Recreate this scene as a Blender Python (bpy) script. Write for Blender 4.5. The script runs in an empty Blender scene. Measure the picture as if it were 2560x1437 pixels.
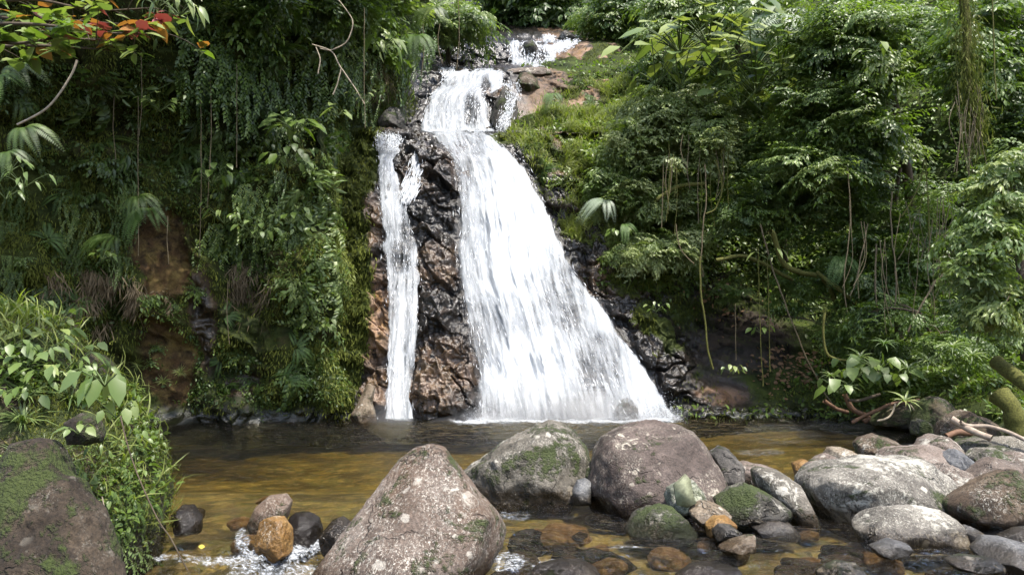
import bpy, math, random
import numpy as np
from mathutils import Vector, Matrix, Euler
R = math.radians
random.seed(7); rng = np.random.default_rng(7)
scn = bpy.context.scene; COL = scn.collection
# ------------------------------------------------------------------ camera
CAMZ = 1.7; FP = 1862.0; PITCH = math.atan(146/FP)
cd = bpy.data.cameras.new('camera'); cam = bpy.data.objects.new('camera', cd); COL.objects.link(cam)
cd.sensor_width = 36; cd.lens = 36*FP/2560; cd.clip_end = 500; cd.clip_start = 0.05
cam.location = (0, 0, CAMZ); cam.rotation_euler = (R(90)+PITCH, 0, 0); scn.camera = cam
# ------------------------------------------------------------------ light
SUN_EL, SUN_AZ = R(68), R(140)
w = bpy.data.worlds.new('World'); scn.world = w; w.use_nodes = True
wn = w.node_tree; bg = wn.nodes['Background']; sky = wn.nodes.new('ShaderNodeTexSky')
sky.sky_type = 'NISHITA'; sky.sun_disc = False; sky.sun_elevation = SUN_EL; sky.sun_rotation = SUN_AZ
sky.dust_density = 3.0; sky.air_density = 1.0
wn.links.new(sky.outputs[0], bg.inputs[0]); bg.inputs[1].default_value = 0.15
sd = bpy.data.lights.new('sun', 'SUN'); sun = bpy.data.objects.new('sun', sd); COL.objects.link(sun)
sd.energy = 2.6; sd.angle = R(0.6); sd.color = (1.0, 0.96, 0.88)
sdir = Vector((math.cos(SUN_EL)*math.sin(SUN_AZ), math.cos(SUN_EL)*math.cos(SUN_AZ), math.sin(SUN_EL)))
sun.rotation_euler = sdir.to_track_quat('Z', 'Y').to_euler(); sun.location = (8, 4, 30)
scn.view_settings.view_transform = 'Standard'; scn.view_settings.look = 'None'
scn.view_settings.exposure = 1.6; scn.view_settings.gamma = 1; scn.view_settings.use_curve_mapping = False
scn.render.engine = 'CYCLES'; cy = scn.cycles
cy.max_bounces = 6; cy.diffuse_bounces = 3; cy.glossy_bounces = 3; cy.transmission_bounces = 4
cy.transparent_max_bounces = 14; cy.use_denoising = True; cy.caustics_reflective = False; cy.caustics_refractive = False
# ------------------------------------------------------------------ maths
def P(px, py, Y):
    """world point seen at (px, py) of the 2560 px photograph whose world y is Y"""
    px = np.asarray(px, float); py = np.asarray(py, float); Y = np.asarray(Y, float)
    x = (px-1280)/FP; up = (718.5-py)/FP
    dy = math.cos(PITCH)-up*math.sin(PITCH); dz = math.sin(PITCH)+up*math.cos(PITCH)
    t = Y/dy
    return np.stack([x*t, Y+0*t, CAMZ+dz*t], -1)
def proj(p):
    p = np.asarray(p, float); d = p-np.array([0, 0, CAMZ])
    f = d[..., 1]*math.cos(PITCH)+d[..., 2]*math.sin(PITCH); u = -d[..., 1]*math.sin(PITCH)+d[..., 2]*math.cos(PITCH)
    return 1280+FP*d[..., 0]/f, 718.5-FP*u/f
_perm = np.random.default_rng(3).permutation(256); _perm = np.concatenate([_perm]*3)
_g = np.random.default_rng(4).normal(size=(256, 3)); _g /= np.linalg.norm(_g, axis=1)[:, None]
def perlin(p):
    p = np.asarray(p, float); i = np.floor(p).astype(int); f = p-i; i &= 255
    u = f*f*f*(f*(f*6-15)+10); out = 0
    for a in (0, 1):
        for b in (0, 1):
            for c in (0, 1):
                h = _perm[_perm[_perm[i[..., 0]+a]+i[..., 1]+b]+i[..., 2]+c]
                d = f-np.array([a, b, c]); v = (_g[h]*d).sum(-1)
                wt = (u[..., 0] if a else 1-u[..., 0])*(u[..., 1] if b else 1-u[..., 1])*(u[..., 2] if c else 1-u[..., 2])
                out = out+v*wt
    return out*1.5
def fbm(p, o=4, g=.5):
    s = 0; a = 1; q = np.asarray(p, float)
    for k in range(o): s = s+a*perlin(q+17.3*k); q = q*2.03; a *= g
    return s
def ridge(p, o=4):
    s = 0; a = 1; q = np.asarray(p, float)
    for k in range(o): s = s+a*(1-2*np.abs(perlin(q+9.1*k))); q = q*2.1; a *= .5
    return s
def voro(p, seed=0):
    """F1 distance, F2-F1, and a 0..1 random per cell"""
    p = np.asarray(p, float); i = np.floor(p).astype(int); f = p-i
    d1 = np.full(p.shape[:-1], 9.); d2 = d1.copy(); idr = np.zeros(p.shape[:-1])
    for a in (-1, 0, 1):
        for b in (-1, 0, 1):
            for c in (-1, 0, 1):
                j = (i+np.array([a, b, c])+seed*7) & 255
                h = _perm[_perm[_perm[j[..., 0]]+j[..., 1]]+j[..., 2]]
                o = np.stack([_perm[h+1]/256, _perm[h+2]/256, _perm[h+3]/256], -1)
                d = np.linalg.norm(np.array([a, b, c])+o-f, axis=-1)
                nearer = d < d1
                d2 = np.where(nearer, d1, np.minimum(d2, d)); idr = np.where(nearer, h/256, idr); d1 = np.where(nearer, d, d1)
    return d1, d2-d1, idr
def sstep(a, b, x): t = np.clip((x-a)/(b-a), 0, 1); return t*t*(3-2*t)
def blob(px, py, L):
    m = np.zeros(np.broadcast(px, py).shape)
    for cx, cy_, rx, ry, v in L:
        m = np.maximum(m, v*(1-sstep(.55, 1.25, np.sqrt(((px-cx)/rx)**2+((py-cy_)/ry)**2))))
    return m
def norm(v): return v/(np.linalg.norm(v, axis=-1, keepdims=True)+1e-9)
# ------------------------------------------------------------------ mesh helpers
def mesh(name, V, Fc, mat=None, smooth=True, attrs=None, uv=None):
    V = np.asarray(V, np.float32).reshape(-1, 3); Fs = Fc if isinstance(Fc, list) else [Fc]
    Fs = [np.asarray(f, np.int32) for f in Fs if len(f)]
    me = bpy.data.meshes.new(name); me.vertices.add(len(V)); me.vertices.foreach_set('co', V.ravel())
    nl = sum(f.size for f in Fs); nf = sum(len(f) for f in Fs)
    me.loops.add(nl); me.polygons.add(nf)
    vi = np.concatenate([f.ravel() for f in Fs]); me.loops.foreach_set('vertex_index', vi)
    tot = np.concatenate([np.full(len(f), f.shape[1], np.int32) for f in Fs]); st = np.concatenate([[0], np.cumsum(tot)[:-1]]).astype(np.int32)
    me.polygons.foreach_set('loop_start', st); me.polygons.foreach_set('loop_total', tot)
    if smooth: me.polygons.foreach_set('use_smooth', np.ones(nf, bool))
    for k, a in (attrs or {}).items():
        at = me.attributes.new(k, 'FLOAT', 'POINT'); at.data.foreach_set('value', np.asarray(a, np.float32).ravel())
    if uv is not None:
        l = me.uv_layers.new(name='UVMap'); l.data.foreach_set('uv', np.asarray(uv, np.float32).reshape(-1, 2)[vi].ravel())
    me.update(calc_edges=True)
    if mat: me.materials.append(mat)
    return me
def obj(name, me, parent=None, loc=(0, 0, 0), rot=(0, 0, 0), sc=1.0, **k):
    o = bpy.data.objects.new(name, me); COL.objects.link(o)
    if parent: o.parent = parent
    o.location = loc
    if isinstance(rot, Matrix): o.rotation_euler = rot.to_euler()
    else: o.rotation_euler = rot
    o.scale = (sc,)*3 if isinstance(sc, (int, float)) else sc
    for a, b in k.items():
        if b is not None: o[a] = b
    return o
def thing(name, label, category, loc=(0, 0, 0), group=None, rot=(0, 0, 0), sc=1.0):
    return obj(name, None, None, loc, rot, sc, label=label, category=category, group=group)
def grid_faces(nv, nu, off=0):
    a = (np.arange(nv-1)[:, None]*nu+np.arange(nu-1)[None]).ravel()+off
    return np.stack([a, a+nu, a+nu+1, a+1], 1)
def tube(pts, rad, n=7, cap=True):
    pts = np.asarray(pts, float); rad = np.broadcast_to(np.asarray(rad, float), (len(pts),))
    t = norm(np.gradient(pts, axis=0)); ref = np.array([0.13, .27, 1.]) if abs(t[0][2]) < .8 else np.array([1., .2, 0.1])
    a = norm(np.cross(t, ref)); b = np.cross(t, a); th = np.linspace(0, 2*np.pi, n, endpoint=False)
    V = pts[:, None]+rad[:, None, None]*(np.cos(th)[None, :, None]*a[:, None]+np.sin(th)[None, :, None]*b[:, None])
    i = np.arange(len(pts)-1)[:, None]*n; j = np.arange(n)[None]; k = (j+1) % n
    F = np.stack([i+j, i+k, i+n+k, i+n+j], -1).reshape(-1, 4)
    return V.reshape(-1, 3), F
def join(parts):
    V = []; F4 = []; F3 = []; n = 0
    for v, f in parts:
        v = np.asarray(v); f = np.asarray(f); V.append(v); (F4 if f.shape[1] == 4 else F3).append(f+n); n += len(v)
    return np.concatenate(V), ([np.concatenate(F4)] if F4 else [])+([np.concatenate(F3)] if F3 else [])
def spline(pts, n):
    pts = np.asarray(pts, float); m = len(pts); t = np.linspace(0, m-1, n); i = np.clip(t.astype(int), 0, m-2); f = (t-i)[:, None]
    p0 = pts[np.maximum(i-1, 0)]; p1 = pts[i]; p2 = pts[i+1]; p3 = pts[np.minimum(i+2, m-1)]
    return .5*((2*p1)+(p2-p0)*f+(2*p0-5*p1+4*p2-p3)*f**2+(3*p1-p0-3*p2+p3)*f**3)
# ------------------------------------------------------------------ node helper
class NT:
    def __init__(s, name):
        s.m = bpy.data.materials.new(name); s.m.use_nodes = True; s.t = s.m.node_tree; s.t.nodes.clear()
        s.out = s.t.nodes.new('ShaderNodeOutputMaterial')
    def n(s, typ, ins=None, out=0, **k):
        nd = s.t.nodes.new('ShaderNode'+typ)
        for a, b in k.items(): setattr(nd, a, b)
        for a, b in (ins or {}).items(): s.set(nd, a, b)
        return nd.outputs[out]
    def set(s, nd, a, b):
        i = nd.inputs[a]
        if isinstance(b, bpy.types.NodeSocket): s.t.links.new(b, i)
        elif isinstance(b, (tuple, list)) and len(b) == 3 and i.type == 'RGBA': i.default_value = (*b, 1)
        else: i.default_value = b
    def noise(s, sc, det=4, rough=.55, co=None, dist=0, col=False):
        i = {'Scale': sc, 'Detail': det, 'Roughness': rough, 'Distortion': dist}
        if co is not None: i['Vector'] = co
        return s.n('TexNoise', i, 1 if col else 0)
    def ramp(s, f, stops, interp='LINEAR'):
        nd = s.t.nodes.new('ShaderNodeValToRGB'); cr = nd.color_ramp; cr.interpolation = interp
        while len(cr.elements) < len(stops): cr.elements.new(.5)
        for e, (p, c) in zip(cr.elements, stops):
            e.position = p; e.color = (*c, 1) if isinstance(c, tuple) else (c, c, c, 1)
        s.t.links.new(f, nd.inputs[0]); return nd.outputs[0]
    def mix(s, f, a, b, bt='MIX'):
        nd = s.t.nodes.new('ShaderNodeMix'); nd.data_type = 'RGBA'; nd.blend_type = bt
        s.set(nd, 0, f); s.set(nd, 6, a if not isinstance(a, tuple) else (*a, 1)); s.set(nd, 7, b if not isinstance(b, tuple) else (*b, 1))
        return nd.outputs[2]
    def math(s, op, a, b=0., c=0., clamp=False):
        nd = s.t.nodes.new('ShaderNodeMath'); nd.operation = op; nd.use_clamp = clamp
        s.set(nd, 0, a); s.set(nd, 1, b); s.set(nd, 2, c); return nd.outputs[0]
    def attr(s, name): return s.n('Attribute', out=2, attribute_name=name)
    def mapr(s, v, a, b, c=0., d=1.):
        nd = s.t.nodes.new('ShaderNodeMapRange'); s.set(nd, 0, v)
        for i, x in zip((1, 2, 3, 4), (a, b, c, d)): nd.inputs[i].default_value = x
        return nd.outputs[0]
    def bump(s, h, st=.5, dist=.02, nrm=None):
        i = {'Strength': st, 'Distance': dist, 'Height': h}
        if nrm is not None: i['Normal'] = nrm
        return s.n('Bump', i)
    def end(s, sh): s.t.links.new(sh, s.out.inputs[0]); return s.m
    def co(s, scale=(1, 1, 1), rnd=True, kind='Object', rot=(0, 0, 0)):
        tc = s.n('TexCoord', out={'Generated': 0, 'UV': 2, 'Object': 3}[kind])
        if rnd:
            r = s.n('ObjectInfo', out=5); tc = s.n('VectorMath', {0: tc, 1: s.n('CombineXYZ', {0: s.math('MULTIPLY', r, 37.), 1: s.math('MULTIPLY', r, 91.), 2: s.math('MULTIPLY', r, 53.)})}, operation='ADD')
        return s.n('Mapping', {'Vector': tc, 'Scale': scale, 'Rotation': rot})
    def z(s): return s.n('SeparateXYZ', {0: s.n('NewGeometry', out=0)}, 2)
# ------------------------------------------------------------------ materials
def boulder_mat(name, a, b, c, lichen=.35, speck=.5, moss=.2, rough=.75, lic=(.50, .47, .40), wet=.16, stain=(0.16, .07, .02), stn=0.0, crack=.7):
    t = NT(name); co = t.co(); z = t.z()
    big = t.noise(1.6, 5, .6, co); med = t.noise(7, 6, .65, co); fine = t.noise(45, 5, .7, co)
    colr = t.ramp(t.math('ADD', t.math('MULTIPLY', big, .7), t.math('MULTIPLY', med, .4)), [(.38, a), (.55, b), (.68, c)])
    grain = t.mapr(fine, .3, .7, .45, 1.5); colr = t.mix(1., colr, t.n('CombineColor', {0: grain, 1: grain, 2: grain}), 'MULTIPLY')
    # light crystals and small lichen flecks
    cs = t.co((1, 1, .45), rot=(.3, .6, 0)); fz = t.mapr(t.noise(2.3, 4, .6, co, dist=.6), .62-speck*.30, .72-speck*.18)
    fl = t.math('MULTIPLY', t.mapr(t.noise(62, 3, .8, cs, dist=1.0), .56, .62), fz); fl2 = t.math('MULTIPLY', t.mapr(t.noise(26, 5, .8, cs, dist=1.5), .57, .63), fz)
    colr = t.mix(t.math('MULTIPLY', t.math('MAXIMUM', fl, t.math('MULTIPLY', fl2, .75)), .85), colr, lic)
    pit = t.mapr(t.noise(34, 4, .8, co), .36, .42, 1, 0); colr = t.mix(t.math('MULTIPLY', pit, .6), colr, tuple(x*.35 for x in a))
    # lichen discs and crusts
    vn = t.n('TexVoronoi', {'Vector': t.n('VectorMath', {0: co, 1: t.n('VectorMath', {0: t.noise(14, 4, .6, co, col=True), 1: (.09, .09, .09)}, operation='MULTIPLY')}, operation='ADD'), 'Scale': 5.5, 'Randomness': 1.0}, 0)
    crust = t.mapr(t.math('ADD', t.math('MULTIPLY', t.noise(9, 8, .75, co, dist=.6), .7), t.math('MULTIPLY', t.noise(1.3, 2, .5, co), .6)), .82-lichen*.3, .87-lichen*.3)
    disc = t.math('MULTIPLY', t.mapr(vn, .20, .16), t.mapr(t.noise(2.2, 2, .5, co), .50, .54))
    colr = t.mix(t.math('MULTIPLY', disc, .6*min(1, lichen*2.2)), colr, lic)
    colr = t.mix(t.math('MULTIPLY', crust, .7), colr, t.mix(fine, tuple(.6*x for x in lic), tuple(min(.8, 1.25*x) for x in lic)))
    if stn > 0: colr = t.mix(t.math('MULTIPLY', t.mapr(t.noise(1.1, 4, .6, co), .42, .6), stn), colr, stain)
    if moss > 0:
        mzb = t.noise(60, 3, .6, co)
        mz = t.mapr(t.math('ADD', t.math('MULTIPLY', t.noise(2.4, 6, .7, co, dist=.5), 1.0), t.math('MULTIPLY', t.noise(24, 4, .6, co), .25)), .78-moss*.35, .86-moss*.35)
        colr = t.mix(t.math('MULTIPLY', mz, .9), colr, t.mix(t.noise(60, 3, .6, co), (.015, .024, .004), (.058, .08, .014)))
    wb = t.mapr(t.math('ADD', z, t.math('MULTIPLY', t.noise(5, 3, .5, co), .10)), wet, wet+.09, 1., 0.)
    colr = t.mix(wb, colr, t.mix(1., colr, (.33, .28, .22), 'MULTIPLY'))
    h = t.math('ADD', t.math('MULTIPLY', fine, .35), t.math('ADD', med, t.math('MULTIPLY', crust, .12)))
    if moss > 0: h = t.math('ADD', h, t.math('MULTIPLY', mz, t.math('MULTIPLY', t.noise(48, 3, .6, co), 1.4)))
    crk = t.n('TexVoronoi', {'Vector': t.n('VectorMath', {0: co, 1: t.n('VectorMath', {0: t.noise(3.0, 4, .6, co, col=True), 1: (.5, .5, .5)}, operation='MULTIPLY')}, operation='ADD'), 'Scale': 1.7}, 0, feature='DISTANCE_TO_EDGE')
    cm = t.math('MULTIPLY', t.math('MULTIPLY', t.mapr(crk, .0, .022, 1, 0), t.mapr(t.noise(1.9, 3, .5, co), .50, .60)), crack); colr = t.mix(t.math('MULTIPLY', cm, .7), colr, tuple(x*.3 for x in a)); h = t.math('SUBTRACT', h, t.math('MULTIPLY', cm, .8))
    bs = t.n('BsdfPrincipled', {'Base Color': colr, 'Roughness': t.mapr(wb, 0, 1, rough, .16), 'Normal': t.bump(h, .9, .035), 'Specular IOR Level': .35})
    return t.end(bs)
BM = {
 'granite': boulder_mat('granite_boulder', (.045, .031, .022), (.085, .061, .046), (.14, .112, .092), .30, .95, .30, stain=(.10, .05, .02), stn=.35, lic=(.52, .49, .42)),
 'grey': boulder_mat('grey_boulder', (.042, .037, .027), (.09, .08, .063), (.16, .142, .115), .40, .6, .42),
 'red': boulder_mat('reddish_boulder', (.036, .027, .021), (.068, .050, .041), (.12, .092, .078), .32, .55, .16, lic=(.50, .45, .36)),
 'white': boulder_mat('pale_boulder', (.045, .039, .031), (.105, .094, .078), (.20, .185, .155), .58, 1.0, .25, lic=(.46, .44, .37)),
 'dark': boulder_mat('dark_boulder', (.02, .018, .015), (.042, .038, .033), (.10, .09, .078), .25, .4, .32),
 'blue': boulder_mat('blue_grey_boulder', (.05, .051, .052), (.092, .093, .095), (.15, .15, .148), .15, .3, .0, rough=.42, crack=.0),
 'pink': boulder_mat('pink_boulder', (.062, .046, .036), (.115, .088, .070), (.18, .145, .122), .36, .6, .22),
 'mossy': boulder_mat('mossy_boulder', (.025, .022, .016), (.06, .055, .042), (.14, .13, .10), .22, .4, .60),
 'brown': boulder_mat('brown_boulder', (.030, .019, .011), (.062, .041, .024), (.115, .085, .055), .18, .45, .40),
 'ochre': boulder_mat('ochre_boulder', (.09, .045, .012), (.16, .085, .024), (.24, .15, .055), .0, .3, .05, rough=.45, wet=-.25),
 'wetb': boulder_mat('wet_black_boulder', (.018, .014, .011), (.035, .029, .024), (.08, .07, .06), .05, .15, .12, rough=.14, wet=.5),
 'tan': boulder_mat('tan_boulder', (.08, .058, .036), (.15, .115, .078), (.24, .20, .145), .35, .5, .22),
 'bank': boulder_mat('mossy_bank', (.022, .016, .009), (.045, .034, .017), (.09, .07, .035), .08, .2, .66),
 'corner': boulder_mat('corner_boulder', (.010, .007, .004), (.022, .015, .009), (.05, .036, .023), .16, .35, .60, rough=.9, lic=(.24, .22, .18)),
 'shard': boulder_mat('shard_stone', (.045, .05, .04), (.10, .11, .08), (.30, .31, .22), .2, .3, .25),
}
def plain(name, colr, rough=.6, nz=30, amp=.35, bump=.4, spec=.3):
    t = NT(name); co = t.co(); n = t.noise(nz, 5, .6, co)
    c = t.mix(t.mapr(n, .3, .7), tuple(x*(1-amp) for x in colr), tuple(min(1, x*(1+amp)) for x in colr))
    return t.end(t.n('BsdfPrincipled', {'Base Color': c, 'Roughness': rough, 'Normal': t.bump(n, bump, .01), 'Specular IOR Level': spec}))
M_shardface = plain('pale_green_face', (.17, .18, .11), .65, 14, .6)
M_bark = plain('bark', (.07, .052, .034), .8, 18)
M_mossbark = plain('moss_covered_bark', (.085, .085, .02), .95, 40, .6, .8)
M_liana = plain('liana_bark', (.12, .095, .055), .8, 25)
M_drift = plain('bleached_driftwood', (.26, .205, .155), .7, 16)
M_twig = plain('pale_twig', (.30, .25, .18), .7, 30)
M_stem = plain('green_stem', (.07, .10, .03), .6, 20)
M_root = plain('red_brown_root', (.13, .07, .04), .7, 20)
def terrain_mat(name, soil, rocka, rockb, warmc, mossa, mossb, bscale=1.0, zwet=.35):
    t = NT(name); co = t.co(rnd=False); z = t.z()
    A = t.attr('moss'); Wm = t.attr('warm'); We = t.attr('wet'); Bl = t.attr('block')
    n1 = t.noise(.9, 6, .65, co, dist=.4); n2 = t.noise(5, 7, .68, co, dist=.5); n3 = t.noise(28, 6, .7, co)
    rock = t.ramp(t.math('ADD', t.math('MULTIPLY', n2, .7), t.math('MULTIPLY', Bl, .35)), [(.32, rocka), (.62, rockb), (.8, soil)])
    wmix = t.math('MULTIPLY', Wm, t.mapr(t.math('ADD', n2, t.math('MULTIPLY', Bl, .25)), .42, .66))
    rock = t.mix(wmix, rock, t.mix(t.mapr(t.noise(3.3, 4, .6, co), .4, .65), warmc[0], warmc[1]))
    g = t.mapr(n3, .2, .8, .55, 1.45); rock = t.mix(1., rock, t.n('CombineColor', {0: g, 1: g, 2: g}), 'MULTIPLY')
    dk = t.mapr(We, 0, 1, 1, .5); rock = t.mix(1., rock, t.n('CombineColor', {0: dk, 1: dk, 2: dk}), 'MULTIPLY')
    mm = t.mapr(t.math('ADD', t.math('ADD', t.math('MULTIPLY', n1, .45), t.math('MULTIPLY', n2, .65)), t.math('MULTIPLY', A, .9)), .92, 1.12)
    mc = t.mix(t.mapr(t.noise(1.7, 5, .6, co), .35, .65), mossa, mossb); mc = t.mix(t.mapr(n3, .3, .7), t.mix(1., mc, (.45, .45, .45), 'MULTIPLY'), mc)
    colr = t.mix(mm, rock, mc)
    wl = t.mapr(t.math('ADD', z, t.math('MULTIPLY', n2, .35)), zwet, zwet+.25, 1, 0)
    colr = t.mix(wl, colr, t.mix(1., colr, (.25, .24, .23), 'MULTIPLY'))
    h = t.math('ADD', t.math('MULTIPLY', n2, 1.), t.math('MULTIPLY', n3, .35))
    wetness = t.math('MAXIMUM', wl, t.math('MULTIPLY', We, t.mapr(mm, 0, 1, 1, .2)))
    return t.end(t.n('BsdfPrincipled', {'Base Color': colr, 'Roughness': t.mapr(wetness, 0, 1, .85, .22), 'Normal': t.bump(h, .8, .05*bscale), 'Specular IOR Level': t.mapr(wetness, 0, 1, .15, .6)}))
M_face = terrain_mat('fall_rock', (.12, .08, .055), (.008, .007, .006), (.032, .025, .020), ((.34, .225, .155), (.22, .125, .045)), (.026, .036, .007), (.070, .088, .016))
M_left = terrain_mat('cliff_earth', (.045, .028, .012), (.018, .012, .006), (.045, .030, .014), ((.062, .036, .016), (.115, .083, .027)), (.016, .025, .005), (.05, .062, .012))
M_slope = terrain_mat('slope_earth', (.05, .035, .02), (.011, .009, .007), (.035, .026, .019), ((.24, .145, .095), (.20, .105, .04)), (.02, .03, .006), (.055, .075, .013))
# leaves
def leaf_mat(name, a, b, c=None, rough=.38, tr=.3, trc=None, spec=.5):
    t = NT(name); r = t.attr('rnd'); o = t.n('ObjectInfo', out=5)
    f = t.math('ADD', t.math('MULTIPLY', r, .75), t.math('MULTIPLY', o, .25))
    stops = [(.15, a), (.75, b)]+([(.97, c)] if c else [])
    colr = t.ramp(f, stops)
    geo = t.n('NewGeometry', out=6); colr = t.mix(t.math('MULTIPLY', geo, .35), colr, t.mix(.5, colr, (.16, .19, .09)))
    bs = t.n('BsdfPrincipled', {'Base Color': colr, 'Roughness': rough, 'Specular IOR Level': spec})
    tl = t.n('BsdfTranslucent', {'Color': t.mix(1., colr, trc or (1.6, 1.9, .5), 'MULTIPLY')})
    return t.end(t.n('MixShader', {0: tr, 1: bs, 2: tl}))
LM = {
 'dark': leaf_mat('dark_leaf', (.028, .052, .010), (.070, .115, .022), (.11, .15, .028), rough=.45),
 'mid': leaf_mat('mid_green_leaf', (.050, .085, .015), (.125, .185, .034), (.20, .24, .045), rough=.42),
 'grey': leaf_mat('greyish_leaf', (.09, .13, .032), (.20, .25, .08), (.30, .34, .15), rough=.42),
 'bright': leaf_mat('bright_leaf', (.06, .10, .026), (.15, .21, .06), (.22, .27, .09), rough=.42, tr=.32, trc=(1.35, 1.5, .6)),
 'sage': leaf_mat('sage_leaf', (.14, .18, .055), (.29, .335, .14), (.42, .45, .26), rough=.42, tr=.34, trc=(1.3, 1.4, .8)),
 'lime': leaf_mat('lime_leaf', (.12, .165, .04), (.25, .30, .09), (.33, .34, .13), rough=.45, tr=.34, trc=(1.3, 1.35, .6)),
 'red': leaf_mat('red_leaf', (.20, .045, .045), (.33, .10, .09), rough=.4, tr=.2, trc=(1.3, .6, .6)),
 'orange': leaf_mat('orange_leaf', (.22, .09, .03), (.30, .16, .04), rough=.4, trc=(1.6, 1.2, .5)),
 'yellow': leaf_mat('yellow_leaf', (.42, .34, .05), (.5, .42, .08), rough=.4),
 'dry': leaf_mat('dry_leaf', (.12, .06, .03), (.26, .16, .09), rough=.7, tr=.1, spec=.2, trc=(1, .8, .5)),
 'straw': leaf_mat('straw_leaf', (.09, .068, .038), (.20, .155, .095), rough=.7, tr=.15, spec=.2, trc=(1, .9, .6)),
 'moss': leaf_mat('moss_strands', (.040, .050, .010), (.13, .145, .03), (.20, .17, .07), rough=.9, tr=.25, spec=.1),
 'grass': leaf_mat('grass_blades', (.10, .12, .022), (.24, .27, .07), (.30, .25, .12), rough=.5, tr=.35, spec=.3),
 'fern': leaf_mat('fern_green', (.04, .075, .02), (.10, .165, .045), rough=.5, tr=.35, spec=.3),
 'silver': leaf_mat('silver_fern', (.14, .18, .12), (.24, .29, .20), rough=.4, tr=.25),
}
# ================================================================== TERRAIN
def interp_rows(rows, px, py):
    """rows: [(py, [(px, Y), ...]), ...] -> Y at (px, py)"""
    ys = np.array([r[0] for r in rows], float); vals = np.stack([np.interp(px, [k[0] for k in r[1]], [k[1] for k in r[1]]) for r in rows])
    py = np.clip(py, ys[0], ys[-1]); i = np.clip(np.searchsorted(ys, py, side='right')-1, 0, len(ys)-2)
    f = (py-ys[i])/(ys[i+1]-ys[i]); f = f*f*(3-2*f)*.5+f*.5
    idx = np.arange(np.size(px)).reshape(np.shape(px)); vf = vals.reshape(len(ys), -1)
    return vf[i, idx]*(1-f)+vf[i+1, idx]*f
def sheet(name, rows, x0, x1, nx, y0, y1, ny, disp, masks, mat, label=None, xs=None, ys=None, **kw):
    X = np.linspace(x0, x1, nx) if xs is None else xs; Yp = np.linspace(y0, y1, ny) if ys is None else ys; nx = len(X); ny = len(Yp)
    px, py = np.meshgrid(X, Yp); V = P(px, py, interp_rows(rows, px, py))
    V, extra = disp(V, px, py); at = masks(px, py, V); at.update(extra)
    for k in ('moss', 'warm', 'wet', 'block'):
        if k not in at: at[k] = np.zeros(px.shape)
    me = mesh(name, V, grid_faces(ny, nx), mat, attrs=at); o = obj(name, me, kind='structure', **kw)
    n = norm(np.cross(np.gradient(V, axis=1), np.gradient(V, axis=0))); n[n[..., 1] > 0] *= -1
    qx, qy = proj(V)
    return dict(V=V.reshape(-1, 3), n=n.reshape(-1, 3), qx=qx.ravel(), qy=qy.ravel(), at={k: v.ravel() for k, v in at.items()}, o=o)
def on(s, px, py):
    d = (s['qx']-px)**2+(s['qy']-py)**2; i = int(np.argmin(d)); return s['V'][i], s['n'][i]
# ---- rock face of the falls
ROWS_F = [(-80, [(820, 40), (1800, 40)]), (60, [(820, 33), (1500, 35), (1800, 33)]), (95, [(820, 31), (1240, 30), (1500, 31), (1800, 31)]),
 (112, [(820, 28), (1240, 28.2), (1440, 28.2), (1460, 28), (1800, 27)]),
 (165, [(820, 27), (1240, 27.8), (1400, 27.6), (1500, 26.5), (1800, 25.5)]),
 (180, [(820, 24.6), (1100, 24.8), (1200, 24.4), (1300, 24.6), (1400, 25), (1500, 25.2), (1800, 24.5)]),
 (240, [(820, 22.5), (1040, 23.8), (1150, 23.7), (1250, 23.6), (1300, 23.6), (1400, 23.8), (1500, 24), (1800, 23.4)]),
 (322, [(820, 21.3), (1000, 22.6), (1100, 23.1), (1250, 23.0), (1300, 22.9), (1400, 22.7), (1800, 22.4)]),
 (338, [(820, 20.4), (950, 20.4), (1050, 20.8), (1200, 21.2), (1300, 21.3), (1400, 21.4), (1800, 22)]),
 (400, [(820, 19.6), (950, 19.5), (1050, 19.6), (1130, 19.9), (1250, 19.9), (1330, 20.3), (1450, 20.8), (1800, 21.6)]),
 (550, [(820, 18.9), (940, 18.8), (1060, 18.9), (1140, 19.2), (1280, 19.2), (1400, 19.7), (1500, 20.2), (1800, 21.2)]),
 (700, [(820, 18.5), (940, 18.4), (1060, 18.4), (1140, 18.7), (1300, 18.7), (1450, 19.2), (1600, 19.7), (1850, 20.8)]),
 (760, [(820, 18.3), (940, 18.3), (1050, 18.3), (1100, 17.9), (1160, 18.4), (1300, 18.5), (1500, 18.9), (1650, 19.3), (1850, 20.2)]),
 (900, [(820, 17.9), (940, 18.0), (1010, 18.1), (1060, 17.7), (1150, 17.7), (1220, 18.1), (1400, 18.1), (1550, 18.2), (1700, 18.8), (1850, 19.4)]),
 (1040, [(820, 17.6), (940, 17.6), (1010, 17.8), (1060, 17.4), (1160, 17.4), (1220, 17.8), (1400, 17.6), (1550, 17.6), (1700, 18.1), (1850, 18.5)]),
 (1110, [(820, 17.4), (1200, 17.4), (1500, 17.3), (1700, 17.9), (1850, 18.2)])]
# the two ways the water takes: (py, left px, right px)
MAIN = [(326, 1065, 1215), (345, 1078, 1242), (365, 1092, 1265), (400, 1122, 1300), (450, 1134, 1338), (500, 1135, 1364), (560, 1132, 1392), (620, 1130, 1416), (680, 1136, 1446), (740, 1148, 1492), (800, 1160, 1540), (860, 1170, 1580), (920, 1180, 1622), (980, 1186, 1660), (1046, 1188, 1706)]
LEFTF = [(372, 936, 1000), (400, 946, 984), (450, 944, 1000), (520, 946, 1020), (600, 955, 1046), (700, 964, 1052), (800, 966, 1052), (900, 966, 1042), (1000, 962, 1030), (1046, 956, 1040)]
def inside(tab, px, py, pad=0):
    ys = [r[0] for r in tab]; L = np.interp(py, ys, [r[1] for r in tab]); Rr = np.interp(py, ys, [r[2] for r in tab])
    return sstep(-pad-8, -pad+8, np.minimum(px-L, Rr-px))*(py > ys[0]-8)
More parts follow.
